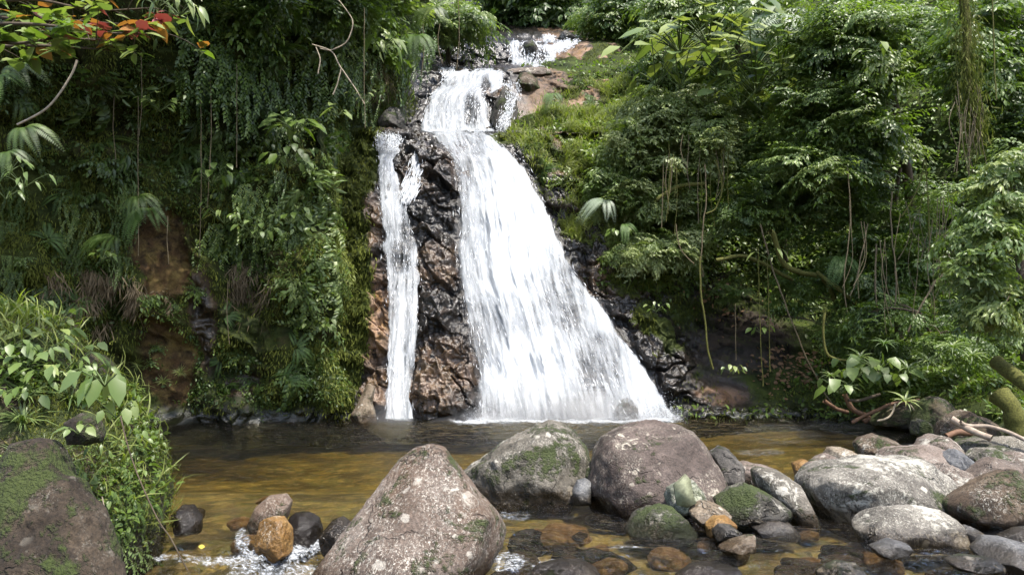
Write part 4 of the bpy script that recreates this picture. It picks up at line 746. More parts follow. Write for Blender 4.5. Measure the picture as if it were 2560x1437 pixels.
def put(kind, s, px, py, sc, mk, label, group=None, cat=None, name=None, lean=.5, off=.02, spin=None, Y=None, stem=True):
    if Y is not None: p, n = P(px, py, Y), np.array([0, -1, .2])
    else:
        p, n = on(s, px, py); p = p+n*off
    rot = face_rot(n, lean, spin)
    if kind in PR:
        i = random.randrange(len(PR[kind])); t_ = thing(name or 'leafy_plant', label, cat or 'plant', p, group, rot, sc)
        obj('leaves', withmat(PR[kind][i][0], mk), t_, kind='stuff'); 
        if stem: obj('stems', PR[kind][i][1], t_)
        return t_
    src = {'fern': PF, 'frond': PFs, 'brom': PB, 'tuft': PT, 'curtain': PC, 'scurtain': PCs}[kind]; nm = {'fern': 'fern', 'frond': 'fern', 'brom': 'bromeliad', 'tuft': 'grass_tuft', 'curtain': 'creeper', 'scurtain': 'creeper'}[kind]
    if kind in ('curtain', 'scurtain'): rot = face_rot([n[0], n[1], 0], 0, spin if spin is not None else 0)
    t_ = thing(name or nm, label, cat or nm.replace('_', ' '), p, group, rot, sc); me = random.choice(src)
    if isinstance(me, list):
        for m_ in me: obj(m_.name.split('.')[0], withmat(m_, mk), t_)
    else: obj('blades' if kind == 'tuft' else 'leaves', withmat(me, mk), t_, kind='stuff')
    return t_
def tree(name, label, cat, base, trunkpts, regions, mk, pk='fine', trunk=M_bark, tr=.12, group=None):
    """regions: (px, py, rx, ry, Y, n, pad radius in m)"""
    th = thing(name, label, cat, tuple(base), group); b = np.array(base); pads = []
    for (cx, cy_, rx, ry, Y, n, rad) in regions:
        for i in range(n):
            a = random.uniform(0, 2*math.pi); r = math.sqrt(random.random()); px = cx+rx*r*math.cos(a); py = cy_+ry*r*math.sin(a)
            p = P(px, py, Y+random.uniform(-.5, .9)*max(.5, rad)+.8*(r*r)); s = rad*random.uniform(.7, 1.25)
            mkk = mk if isinstance(mk, str) else random.choice(mk)
            obj('leaf_spray', withmat(random.choice(PAD[pk]), mkk), th, p-b, (random.uniform(-.6, .7), random.uniform(-.6, .6), random.uniform(0, 6.28)), (s, s*random.uniform(.7, 1.1), s*random.uniform(.7, 1.2)), kind='stuff'); pads.append(p)
    if trunkpts is not None:
        tp = spline(np.array(trunkpts), 24)-b; v = [tube(tp+.03*fbm(tp*3, 2)[:, None], np.linspace(tr, tr*.35, 24), 8)]
        ctr = tp[12:]+b
        for p in pads[::3]:
            q = ctr[np.argmin(np.linalg.norm(ctr-p, axis=1))]; mid = (q+p)/2+np.array([0, 0, .12]); v.append(tube(spline([q-b, mid-b, p-b], 7), np.linspace(tr*.22, .006, 7), 4))
        vv, ff = join(v); obj('trunk', mesh('trunk', vv, ff, trunk), th)
    return th
def liana(px_pts, Ys, rad, label, mat=M_liana, group=None, name='liana', cat='liana', n=40, kn=.5):
    Ys = Ys if hasattr(Ys, '__len__') else [Ys]*len(px_pts); pts = np.array([P(a[0], a[1], y) for a, y in zip(px_pts, Ys)])
    s = spline(pts, n); s = s+(rad*1.2 if rad < .03 else .02)*np.stack([perlin(s*3), perlin(s*3+5), perlin(s*3+9)], 1); b = s[0]
    v, f = tube(s-b, rad*(1+kn*.4*perlin(s*5)), 6 if rad < .03 else 12); return obj(name, mesh(name, v, f, mat), loc=b, label=label, category=cat, group=group)
def surf_of(o):
    me = o.data; n = len(me.vertices); V = np.zeros(n*3, np.float32); N_ = np.zeros(n*3, np.float32); me.vertices.foreach_get('co', V); me.vertex_normals.foreach_get('vector', N_)
    V = V.reshape(-1, 3)+np.array(o.location); N_ = N_.reshape(-1, 3); k = (N_[:, 1] < .25)|(N_[:, 2] > .6); V = V[k]; N_ = N_[k]; qx, qy = proj(V)
    return dict(V=V, n=N_, qx=qx, qy=qy)
def scatter(s, n, dens, seed, tm, L, mk, name, label, dirf, kindname='stuff', wj=True):
    rg = np.random.default_rng(seed); w_ = dens(s); w_ = np.maximum(w_, 0); 
    if 'area' not in s: s['area'] = 1
    w_ = w_/w_.sum(); i = rg.choice(len(w_), n, p=w_); p = s['V'][i]+rg.normal(size=(n, 3))*[.045, .03, .045]; nn = s['n'][i]; p = p+nn*.02
    D, Nn = dirf(p, nn, rg, n); v = leaves(p, D, Nn, L*(.5+.9*rg.random(n)), tm, np.clip(.5+.5*perlin(p*1.1)+.35*(rg.random(n)-.5), 0, 1))
    return obj(name, lmesh(name, v, LM[mk]), kind='stuff', label=label)
hangd = lambda p, n, r, k: (n*.35+np.array([0, 0, -1.])+r.normal(size=(k, 3))*.35, n+r.normal(size=(k, 3))*.3)
upd = lambda p, n, r, k: (n*.5+np.array([0, -.25, .9])+r.normal(size=(k, 3))*.45, n+UP*.4+r.normal(size=(k, 3))*.4)
outd = lambda p, n, r, k: (n*.55+np.array([0, 0, -.25])+r.normal(size=(k, 3))*.6, n*.6+UP*.8+r.normal(size=(k, 3))*.4)
infr = lambda s: ((s['qx'] > -150) & (s['qx'] < 2700) & (s['qy'] > -120) & (s['qy'] < 1045))
# ================================================================== GROUND COVER
S = LEFT
scatter(S, 60000, lambda s: infr(s)*(.12+(perlin(s['V']*1.2+31) > -.06))*(s['at']['moss']-.28)*(s['V'][:, 2] > .25)*(1-blob(s['qx'], s['qy'], LB)*.93), 1, T2(.10, .01), .10, 'moss', 'hanging_moss', 'fine moss and rootlets hanging on the left cliff', hangd)
scatter(S, 30000, lambda s: infr(s)*(s['at']['moss']-.3)*(s['V'][:, 2] > .4)*(perlin(s['V']*.7+3) > -.05)*(1-blob(s['qx'], s['qy'], LB)), 2, T2(.26, .05), .085, 'dark', 'wall_undergrowth', 'small dark leaves growing all over the left cliff', outd)
F_ = FACE
scatter(S, 16000, lambda s: blob(s['qx'], s['qy'], [(850, 480, 34, 240, 1), (870, 720, 40, 120, .6), (860, 940, 60, 70, .5)])*(s['V'][:, 2] > .2), 31, T2(.12, .01), .12, 'grass', 'edge_moss', 'bright moss hanging on the sunlit edge of the left cliff', hangd)
scatter(F_, 22000, lambda s: (s['at']['moss'] > .4)*s['at']['moss']*(s['qy'] > 60)*(s['qx'] < 1640)*(1-np.maximum(inside(MAIN, s['qx'], s['qy'], 12), inside(LEFTF, s['qx'], s['qy'], 12))), 3, T2(.12, .01), .13, 'moss', 'rock_moss', 'moss growing on the ledges beside the falls', hangd)
def gdens(s): return (.05+sstep(-.10, .22, perlin(s['V']*1.3+21)))*(1-.9*sstep(.02, .2, perlin(s['V']*1.1+61)))*blob(s['qx'], s['qy'], [(1430, 340, 140, 90, .9), (1480, 430, 120, 110, 1), (1500, 250, 100, 40, .5), (1560, 330, 90, 160, 1), (1440, 520, 60, 90, .8)])
grass = lambda sd: scatter(F_, 11000, lambda s: gdens(s)*(s['qy'] > 180), sd, Tst(.035, .45, 2, 0), .24, 'grass', 'slope_grass', 'yellow-green grass on the lit slope beside the big waterfall', upd)
grass(4)
scatter(SLOPE, 22000, lambda s: gdens(s)+.15*blob(s['qx'], s['qy'], [(1600, 600, 180, 120, 1)]), 5, Tst(.035, .45, 2, 0), .24, 'grass', 'slope_grass', 'grass blades between the shrubs of the right slope', upd)
scatter(SLOPE, 60000, lambda s: infr(s)*(.25+blob(s['qx'], s['qy'], [(1700, 400, 300, 260, 1), (1650, 650, 180, 80, .8), (2250, 900, 300, 100, .8), (1500, 480, 160, 160, .6)]))*(1-blob(s['qx'], s['qy'], [(1830, 880, 270, 200, 1.0), (1600, 880, 120, 160, .95)])), 6, T8(.24, .05), .14, 'mid', 'slope_undergrowth', 'small leafy undergrowth covering the right slope', outd)
scatter(SLOPE, 26000, lambda s: infr(s)*(.3+blob(s['qx'], s['qy'], [(2250, 980, 300, 60, 1), (1650, 760, 150, 90, .8)]))*(1-blob(s['qx'], s['qy'], [(1860, 900, 180, 130, .8)]))*(s['qx'] > 1450)*(s['qy'] > 560), 7, T2(.12, .01), .09, 'moss', 'slope_moss', 'moss on the rocks at the foot of the right slope', hangd)
scatter(S, 3200, lambda s: (perlin(s['V']*2.2+41) > .05)*blob(s['qx'], s['qy'], [(210, 740, 110, 100, 1), (620, 720, 60, 90, .5), (330, 740, 30, 40, .8), (930, 200, 60, 60, .3)])*(s['V'][:, 2] > .4), 33, T2(.03, .01), .30, 'straw', 'dead_roots', 'pale dead roots and stalks hanging on the earth wall', hangd)
scatter(SLOPE, 22000, lambda s: blob(s['qx'], s['qy'], [(1880, 380, 160, 200, 1), (1560, 420, 80, 80, .6), (2000, 620, 200, 60, .4)]), 34, T8(.22, .05), .16, 'grey', 'slope_leaves', 'grey-green leaves between the trees of the right slope', outd)
LBK = surf_of(bpy.data.objects['left_bank'])
scatter(LBK, 30000, lambda s: (s['V'][:, 2] > .05)*(s['V'][:, 1] < 7.5)*(perlin(s['V']*1.6) > -.25)*1., 8, T2(.14, .01), .035, 'moss', 'bank_moss', 'moss covering the near left bank', upd)
scatter(LBK, 9000, lambda s: (s['V'][:, 2] > .1)*(perlin(s['V']*1.5+5) > -.02)*1., 9, T8(.24, .05), .06, 'mid', 'bank_undergrowth', 'tiny leafy plants on the near left bank', outd)
scatter(LBK, 1300, lambda s: (s['V'][:, 2] > .1)*(perlin(s['V']*1.3+15) > .0)*1., 10, Tst(.03, .6, 3, 0), .20, 'grass', 'bank_grass', 'thin grass on the near left bank', upd)
# fallen leaves on the dark rock at the right
scatter(SLOPE, 420, lambda s: blob(s['qx'], s['qy'], [(1960, 920, 100, 50, 1), (2030, 950, 60, 40, .8), (1800, 760, 120, 80, .15), (1950, 990, 80, 20, .2)]), 11, T8(.3), .13, 'dry', 'fallen_leaves', 'reddish-brown fallen leaves on the dark mossy rock', lambda p, n, r, k: (r.normal(size=(k, 3))*[1, 1, .3], n+r.normal(size=(k, 3))*.2))
# ================================================================== LEFT CLIFF PLANTS
LMK = [(160, 90, 'the red-leaved branch'), (60, 320, 'the dim large fern'), (120, 250, 'the pale twig under the branch'), (345, 500, 'the drooping fern spray'), (410, 640, 'the bare brown patch'), (400, 760, 'the dry leaf bundle'), (395, 920, 'the ochre wall'), (505, 800, 'the wet grey streak'), (600, 950, 'the orange rock by the pool'),
 (735, 330, 'the vivid big-leaved plant'), (845, 290, 'the pale heart-leaved plant'), (400, 280, 'the pale-leaved twig in the dark'), (620, 680, 'the dark hollow'), (530, 460, 'the oval-leaved climber'), (855, 170, 'the long pale twig'), (870, 60, 'the looping bare vine'), (503, 350, 'the long bare hanging vine'), (255, 650, 'the little green sprig'), (860, 480, 'the sunlit cliff edge'), (910, 800, 'the bare pink rock'),
 (970, 350, 'the head of the narrow fall'), (1000, 270, 'the dark round boulder'), (1120, 180, 'the small side spout'), (1160, 250, 'the middle cascade'), (1340, 140, 'the topmost cascade'), (1300, 190, 'the flat pinkish ledge stone'), (1380, 235, 'the light green fern'), (1480, 150, 'the mossy slab'), (1340, 430, 'the shoulder of the big fall'), (1515, 500, 'the silvery fern'), (1560, 680, 'the pink rock patch'),
 (1700, 290, 'the rounded bush'), (1640, 500, 'the drooping grey-green bush'), (1640, 630, 'the pale flat-topped bush'), (1720, 120, 'the largest yellow-green shrub'), (1890, 230, 'the lower yellow-green leaves'), (1920, 80, 'the arrow-leaved climber'), (2100, 250, 'the big glossy tree'), (1935, 600, 'the broken mossy branch'), (1765, 800, 'the lone mossy liana'), (2085, 850, 'the hooked liana'), (2235, 650, 'the knotted liana'), (2195, 700, 'the brown upright liana'), (2320, 520, 'the reddish straight liana'), (2268, 925, 'the bright bromeliad'), (2160, 940, 'the heart-leaved clump'), (2440, 300, 'the moss-laden tree stem'), (2450, 620, 'the lime-green tree'), (2380, 870, 'the large bromeliad'), (2340, 740, 'the leaning bare stem'), (2060, 640, 'the fern under the big tree')]
SPN = {'curtain': 'trailing creeper', 'scurtain': 'fine-leaved creeper', 'longleaf': 'long-leaved drooping plant', 'broad': 'broad-leaved plant', 'small': 'small-leaved plant', 'pale': 'leafy branch', 'fern': 'fern', 'tuft': 'grass tuft', 'root': 'root', 'vine': 'vine'}
MKN = {'dark': 'dark green', 'mid': 'mid-green', 'grey': 'grey-green', 'bright': 'bright green', 'fern': 'soft green', 'grass': 'yellow-green', 'root': 'thin bare hanging', 'vine': 'thin straight hanging'}
USED = set()
def auto_label(k, mk, px, py, sc):
    size = 'small ' if sc < .7 else 'large ' if sc > 1.2 else ''
    c = sorted(LMK, key=lambda l: math.hypot(l[0]-px, l[1]-py))[:6]
    for lx, ly, nm in c:
        dx, dy = px-lx, py-ly; r = math.hypot(dx, dy); near = 'right ' if r < 45 else 'just ' if r < 80 else ''
        a = ['above', 'below'][dy > 0] if abs(dy) > 2.2*abs(dx) else ['left of', 'right of'][dx > 0] if abs(dx) > 2.2*abs(dy) else ['above and left of', 'above and right of', 'below and left of', 'below and right of'][(dy > 0)*2+(dx > 0)]
        if near == 'right ' and 'right' in a: near = 'close '
        for extra in ('', ' and a little apart'):
            lb = f'{size}{MKN.get(mk, mk)} {SPN[k]} {near}{a} {nm}{extra}'
            if lb not in USED and len(lb.split()) <= 16: USED.add(lb); return lb
    return lb
def zone(kindmks, S_, cx, cy_, rx, ry, n, s0, s1, label, group, lean=.6, name=None, off=.05, cat=None):
    for i in range(n):
        for _ in range(20):
            a = random.uniform(0, 6.283); r = math.sqrt(random.random()); px = cx+rx*r*math.cos(a); py = cy_+ry*r*math.sin(a)
            if S_ is not LEFT or blob(px, py, LB) < .35: break
        k, mk = random.choice(kindmks); sc = random.uniform(s0, s1); nm_, ct_ = {'curtain': ('creeper', 'creeper'), 'scurtain': ('creeper', 'creeper'), 'fern': ('fern', 'fern'), 'tuft': ('grass_tuft', 'grass tuft')}.get(k, (name, cat))
        put(k, S_, px, py, sc, mk, auto_label(k, mk, px, py, sc), group, lean=lean, name=nm_, off=off, cat=ct_)
zone([('curtain', 'dark'), ('longleaf', 'dark'), ('broad', 'dark'), ('curtain', 'mid')], S, 640, 120, 230, 130, 34, .9, 1.5, 'dark drooping broad-leaved plant high on the shaded left cliff', 'dark plants high on the left cliff', name='hanging_plant')
zone([('longleaf', 'grey'), ('curtain', 'dark'), ('scurtain', 'mid'), ('longleaf', 'mid')], S, 930, 110, 130, 120, 22, 1.0, 1.7, 'drooping long-leaved plant on the overhang left of the upper cascades', 'plants on the overhang by the upper cascades', name='hanging_plant')
zone([('broad', 'dark'), ('curtain', 'mid'), ('small', 'mid'), ('broad', 'mid'), ('broad', 'bright')], S, 640, 430, 200, 150, 40, .7, 1.2, 'glossy broad-leaved plant hanging midway up the left cliff', 'broad-leaved plants midway up the left cliff', name='hanging_plant')
zone([('broad', 'grey'), ('broad', 'bright'), ('curtain', 'bright'), ('longleaf', 'bright')], S, 770, 430, 80, 180, 26, .65, 1.1, 'green broad-leaved plant near the sunlit corner of the left cliff', 'plants by the corner of the left cliff', name='hanging_plant')
zone([('pale', 'grey'), ('pale', 'mid'), ('pale', 'bright')], S, 785, 680, 70, 170, 20, .7, 1.0, 'pale green leafy branch leaning out from the corner of the left cliff', 'pale branches low on the cliff corner', name='leafy_branch', lean=.7, cat='branch', off=.2)
zone([('curtain', 'mid'), ('broad', 'mid')], S, 640, 590, 130, 60, 11, .7, 1.1, 'row-leaved creeper hanging over the dark hollow in the left cliff', 'creepers over the dark hollow', name='creeper', cat='creeper')
zone([('small', 'mid'), ('fern', 'fern'), ('small', 'dark'), ('broad', 'dark')], S, 700, 930, 170, 80, 20, .5, .9, 'small shaded plant low on the left cliff near the pool', 'small plants low on the left cliff')
zone([('scurtain', 'mid'), ('small', 'mid'), ('scurtain', 'dark'), ('fern', 'fern')], S, 170, 600, 230, 180, 24, .5, .9, 'small plant in the mossy hanging mat at the left of the cliff', 'plants in the mossy mat')
zone([('broad', 'dark'), ('small', 'dark'), ('fern', 'dark'), ('longleaf', 'dark')], S, 250, 330, 260, 170, 26, .7, 1.2, 'dim plant in the deep shade of the left cliff behind the overhanging branch', 'plants in the deep shade', name='hanging_plant')
zone([('small', 'mid'), ('broad', 'mid')], S, 430, 740, 70, 50, 5, .45, .6, 'small leafy sprig growing on the bare brown patch of the cliff', 'sprigs on the bare brown patch')
zone([('small', 'mid'), ('tuft', 'grass')], S, 400, 930, 60, 80, 6, .35, .55, 'tiny sprig on the ochre wall just above the pool', 'sprigs on the ochre wall')
zone([('scurtain', 'bright'), ('small', 'bright'), ('fern', 'fern')], S, 858, 450, 16, 170, 20, .4, .7, 'bright small plant on the sunlit edge of the left cliff', 'plants on the sunlit cliff edge')
put('frond', S, 345, 490, .7, 'dark', 'drooping fern spray above the bare brown patch on the cliff', Y=14.0, spin=.6)
put('frond', S, 375, 520, .8, 'fern', 'smaller drooping fern beside the spray above the bare brown patch', Y=14.3, spin=.2)
put('frond', S, 290, 590, .8, 'dark', 'shaded fern in the hollow left of the bare brown patch', Y=14.2, spin=-.4)
put('fern', S, 560, 790, .6, 'fern', 'small fern beside the wet grey streak low on the cliff')
# bright big-leaved plant on the cliff, each leaf its own
LT = {}
def leafobj_mesh(kind, mk):
    key = (kind, mk)
    if key not in LT:
        tm = {'ov': T8(.27, .06, .10), 'heart': T8(.36, .08, .18, .16), 'lance': T8(.14, .03, .25), 'round': T8(.38, .05, .06), 'strap': Tst(.07, .35, 5, .025)}[kind]
        LT[key] = mesh('leaf', tm[0], tm[1], LM[mk], smooth=True, attrs=dict(rnd=np.linspace(.2, .9, len(tm[0])) if False else np.full(len(tm[0]), .55)))
    return LT[key]
def leafplant(px, py, Y, n, size, kind, mks, label, name='broad_leaved_plant', cat='plant', spread=.5, hang=.5, group=None, up=.6, seedk=0, stemL=None, base=None):
    b = P(px, py, Y) if base is None else base; th = thing(name, label, cat, tuple(b), group); rr = random.Random(int(px*13+py*7)+seedk); tb = []
    for i in range(n):
        az = i*2.4+rr.uniform(-.3, .3); h = (i+1)/n; l = spread*(.45+.6*rr.random()); el = up*rr.uniform(.4, 1.3)
        e = np.array([math.cos(az)*l, math.sin(az)*l-.12*spread, el*l+h*spread*.35]); tb.append(tube(spline([[0, 0, 0], e*.5+[0, 0, .08*l], e], 5), .012*size*2, 4))
        D = norm(np.array([math.cos(az), math.sin(az)-.35, -hang*rr.uniform(.4, 1.4)])); N_ = norm(np.array([rr.uniform(-.3, .3), -.45+rr.uniform(-.3, .3), 1.]))
        x = norm(np.cross(D, N_)); z = np.cross(x, D); m = Matrix(((x[0], D[0], z[0]), (x[1], D[1], z[1]), (x[2], D[2], z[2])))
        obj('leaf', leafobj_mesh(kind, rr.choice(mks)), th, e, m, size*rr.uniform(.65, 1.2))
    v, f = join(tb); obj('stems', mesh('stems', v, f, M_stem), th)
    return th
leafplant(735, 330, 16.3, 16, .42, 'ov', ['bright', 'bright', 'mid'], 'vivid green big-leaved plant standing out of the left cliff', spread=.45)
leafplant(845, 290, 17.0, 5, .36, 'heart', ['grey'], 'pale heart-leaved plant at the top of the sunlit cliff edge', spread=.25)
leafplant(400, 280, 15.0, 18, .20, 'ov', ['mid', 'grey'], 'pale-leaved twig catching light in the dark part of the left cliff', spread=.35)
leafplant(560, 560, 16.0, 14, .24, 'lance', ['grey', 'mid'], 'long-leaved plant below the middle of the left cliff', spread=.45, hang=1.2)
leafplant(640, 600, 16.1, 16, .24, 'ov', ['mid', 'bright'], 'branch of oval leaves over the dark hollow of the left cliff', spread=.5, hang=1.)
leafplant(725, 560, 16.2, 12, .22, 'ov', ['bright', 'mid'], 'small bright plant above the pale branches of the cliff corner', spread=.4, hang=.8)
leafplant(720, 420, 16.1, 14, .30, 'ov', ['mid', 'dark'], 'glossy plant under the vivid green big-leaved one', spread=.5, hang=1.2)
leafplant(530, 460, 15.6, 12, .26, 'ov', ['mid', 'dark'], 'oval-leaved climber left of the glossy plant on the cliff', spread=.5, hang=1.2)
leafplant(255, 650, 13.6, 8, .14, 'ov', ['mid', 'bright'], 'little green sprig on the mossy mat left of the brown patch', spread=.2, hang=.6)
leafplant(800, 830, 16.6, 14, .18, 'ov', ['grey', 'mid'], 'lowest pale leafy shoot over the mossy foot of the cliff corner', spread=.4, hang=.9)
leafplant(950, 130, 19.0, 10, .50, 'lance', ['grey', 'mid'], 'long drooping leaves on the overhang by the upper cascades', spread=.5, hang=1.6)
# dead bundle of leaves, pale twigs
o_ = put('longleaf', S, 400, 740, .62, 'straw', 'dry brown bundle of dead leaves hanging in front of the brown patch', name='dead_leaf_bundle', cat='dead leaves', stem=False, off=.25)
for i, (L_, lb) in enumerate([([(780, 112), (830, 130), (852, 170), (880, 210), (905, 250), (912, 262)], 'long pale bare twig arching out of the overhang towards the fall'), ([(852, 172), (845, 205), (832, 238)], 'short pale twig forking down from the long arching one'), ([(790, 118), (800, 150), (795, 185)], 'pale straight twig left of the long arching one'), ([(845, 0), (880, 50), (870, 100), (830, 125), (800, 122)], 'looping thin bare vine above the long pale twig')]):
    liana(L_, 15.6, .014, lb, M_twig, name='bare_twig', cat='twig')
leafplant(905, 250, 15.5, 9, .13, 'ov', ['lime', 'bright'], 'yellow-green leaves at the end of the long pale twig', name='leafy_twig', cat='twig', spread=.3)
# thin hanging lianas left
for i, (x0, y0, y1) in enumerate([(503, 210, 640), (528, 150, 520), (345, 240, 640), (283, 240, 400), (355, 130, 340), (568, 700, 860), (1095, 60, 160), (1148, 0, 175), (910, 20, 320), (418, 540, 660), (592, 160, 420), (1060, 60, 190)]):
    xo = random.uniform(-12, 12); liana([(x0+xo*.4, y0), (x0, (y0+y1)/2), (x0+xo, y1)], (15.2 if x0 < 480 else 15.9) if x0 < 1000 else 22, .008 if x0 < 1000 else .012, auto_label('vine', 'vine', x0, (y0+y1)/2, 1.), group='thin vines over the left cliff' if x0 < 1000 else 'thin vines behind the middle cascade', name='hanging_vine', cat='vine')
# ================================================================== TREES BEHIND AND ABOVE
tree('tree', 'grey-green feathery tree above the middle cascade', 'tree', P(1150, 140, 27), [P(1120, 190, 27.5), P(1130, 60, 27), P(1200, -60, 27)], [(1110, 40, 100, 50, 25.5, 26, 1.0)], ['mid', 'grey', 'dark'], 'fine')
tree('tree', 'dark overhanging tree at the left of the upper cascades', 'tree', P(1000, 180, 23.5), [P(1000, 230, 23.7), P(990, 60, 23), P(1000, -90, 22.5)], [(965, 80, 55, 80, 21.6, 20, .7), (920, 60, 60, 80, 20, 12, .8)], ['dark', 'mid'], 'med')
tree('tree', 'dim tree in the dark forest right above the topmost cascade', 'tree', P(1430, 90, 36), [P(1400, 110, 36), P(1410, -20, 36), P(1450, -160, 36)], [(1400, 10, 120, 60, 34, 22, 1.7), (1500, 40, 80, 60, 33, 12, 1.5)], 'dark', 'med')
tree('tree', 'shaded tree closing the gap behind the topmost cascade', 'tree', P(1300, 90, 36), [P(1290, 110, 36), P(1300, -20, 36), P(1330, -160, 36)], [(1300, 20, 100, 60, 34.5, 18, 1.7), (1360, -60, 160, 50, 34, 14, 1.8)], 'dark', 'med')
tree('tree', 'low layered branch reaching over the dark rocks right of the topmost cascade', 'tree', P(1600, 100, 30), [P(1640, 120, 30), P(1600, 60, 30), P(1500, 50, 29.6)], [(1530, 55, 90, 28, 29, 12, .9)], ['grey', 'mid'], 'fine')
tree('tree', 'dark dense tree behind the yellow-green shrubs', 'tree', P(1620, 100, 30), [P(1620, 140, 31), P(1620, 30, 30), P(1640, -90, 30)], [(1620, 20, 110, 60, 28.5, 22, 1.3), (1560, 90, 60, 40, 29.5, 8, 1.1)], 'dark', 'med')
tree('tree', 'tall shaded tree filling the top of the photo over the left cliff', 'tree', P(600, -60, 17), [P(620, 60, 18), P(610, -100, 17), P(600, -380, 16)], [(560, 0, 260, 60, 15.8, 34, .8), (800, 0, 120, 70, 17.5, 20, .8)], ['dark', 'dark', 'mid'], 'med')
# out-of-view crowns added over the cliff top to shade the cliff
th = tree('tree', 'unseen big tree added above the left cliff top to shade the cliff', 'tree', (-8, 17.5, 9), [(-8.5, 18, 8), (-7, 16.5, 12), (-4.5, 14.5, 14), (-3, 12.8, 14.6)], [], 'dark', 'med', tr=.32)
for i in range(52):
    p = np.array([random.uniform(-10.8, -2.0), random.uniform(9.5, 17.5), random.uniform(11.6, 14.5)]); s = random.uniform(.9, 1.5)
    obj('leaf_spray', withmat(random.choice(PAD['med']), 'dark'), th, p-np.array([-8, 17.5, 9]), (random.uniform(-.3, .3), random.uniform(-.3, .3), random.uniform(0, 6.28)), s, kind='stuff')
# ================================================================== RIGHT SIDE
tree('tree', 'big glossy small-leaved tree with layered branches at the upper right', 'tree', P(2250, 560, 19.5), [P(2290, 700, 20.5), P(2270, 450, 19), P(2230, 220, 18), P(2200, 0, 17.5)],
     [(2060, 90, 70, 90, 17.0, 22, .75), (2150, 150, 120, 90, 16.8, 36, .75), (2040, 260, 80, 70, 17.0, 20, .75), (2130, 330, 110, 70, 16.8, 24, .75), (2060, 410, 100, 60, 17, 20, .7), (2200, 60, 130, 60, 17, 26, .8), (2330, 110, 70, 70, 17.3, 12, .8)], ['mid', 'grey', 'mid', 'bright', 'dark'], 'fine', tr=.16)
tree('shrub', 'grey-green rounded bush in the sun at the middle of the right slope', 'shrub', P(1700, 420, 20.8), [P(1700, 430, 21), P(1700, 330, 20.4), P(1700, 250, 20)], [(1700, 270, 130, 60, 19.2, 40, .6), (1700, 350, 150, 60, 18.6, 34, .55), (1600, 370, 80, 60, 19.1, 18, .5), (1800, 340, 60, 80, 18.5, 18, .55)], ['sage', 'sage', 'grey', 'sage'], 'tiny', tr=.08)
tree('shrub', 'drooping grey-green bush hanging below the rounded sunlit one', 'shrub', P(1640, 560, 20.6), [P(1640, 570, 20.8), P(1650, 480, 20.2), P(1660, 420, 19.8)], [(1600, 470, 120, 70, 19.2, 34, .5), (1700, 480, 100, 60, 19.1, 26, .5), (1520, 500, 60, 60, 19.3, 12, .45)], ['mid', 'sage', 'grey'], 'tiny', tr=.06)
tree('shrub', 'pale flat-topped bush spreading low over the wet rocks', 'shrub', P(1740, 660, 20), [P(1755, 690, 20), P(1740, 650, 19.4), P(1640, 640, 18.8)], [(1640, 620, 100, 28, 18.5, 22, .42), (1590, 640, 60, 26, 18.4, 12, .4), (1700, 600, 60, 25, 18.6, 9, .4)], ['sage', 'sage', 'grey'], 'tiny', tr=.05, trunk=M_twig)
tree('tree', 'mid-green tree with hanging sprays right of the rounded bush', 'tree', P(1950, 600, 20.5), [P(1960, 650, 21), P(1950, 520, 20), P(1940, 400, 19)], [(1920, 500, 90, 70, 18.0, 30, .6), (1850, 560, 60, 40, 18.2, 10, .5), (2000, 540, 70, 60, 18.0, 16, .6)], ['mid', 'dark', 'bright'], 'fine')
tree('tree', 'bright lime-green leafy tree in the sun at the photo edge', 'tree', P(2620, 950, 12), [P(2700, 1050, 12), P(2640, 800, 12), P(2590, 560, 11.5), P(2560, 400, 11.5)],
     [(2480, 480, 90, 50, 10.6, 15, .42), (2500, 570, 100, 50, 10.5, 15, .42), (2430, 600, 60, 30, 10.5, 6, .36), (2470, 670, 80, 40, 10.6, 12, .42), (2520, 740, 70, 50, 10.7, 12, .42), (2540, 400, 50, 40, 10.9, 8, .45), (2470, 780, 60, 30, 10.7, 6, .36), (2540, 830, 50, 20, 10.7, 4, .36)], ['bright', 'lime', 'bright'], 'big', tr=.07)
tree('tree', 'dark tree in the shade of the upper right corner', 'tree', P(2560, 500, 15.5), [P(2570, 900, 16), P(2540, 400, 15.5), P(2500, 0, 15)], [(2480, 120, 110, 130, 14.2, 34, .7), (2520, 300, 60, 90, 14.4, 12, .6)], ['dark', 'mid', 'dark'], 'med', tr=.14)
tree('tree', 'shaded understory tree behind the hanging roots', 'tree', P(2250, 800, 19), [P(2250, 850, 19.5), P(2230, 600, 18.5), P(2250, 420, 18)], [(2180, 520, 110, 90, 17.8, 22, .6), (2230, 680, 140, 90, 17.2, 26, .6), (2330, 560, 80, 120, 16.8, 16, .6), (2100, 700, 70, 60, 18, 10, .55)], ['dark', 'dark', 'mid'], 'med', tr=.12)
tree('shrub', 'dark shrub hanging over the black hollow', 'shrub', P(1960, 760, 20), [P(1990, 700, 20.5), P(1960, 740, 19.6), P(1950, 790, 19.3)], [(1970, 740, 70, 60, 18.9, 12, .5), (1830, 730, 40, 40, 19.4, 6, .4), (2130, 820, 70, 60, 17.6, 10, .5)], ['dark', 'mid'], 'fine', tr=.05)
tree('shrub', 'leafy thicket above the mossy boulders of the far right shore', 'shrub', P(2350, 880, 15.5), [P(2350, 900, 15.6), P(2330, 840, 15.2), P(2300, 780, 15)], [(2300, 800, 170, 50, 15.4, 24, .5), (2420, 850, 100, 50, 14.0, 14, .45), (2180, 880, 70, 30, 16.2, 10, .4)], ['dark', 'mid', 'mid'], 'med', tr=.06)
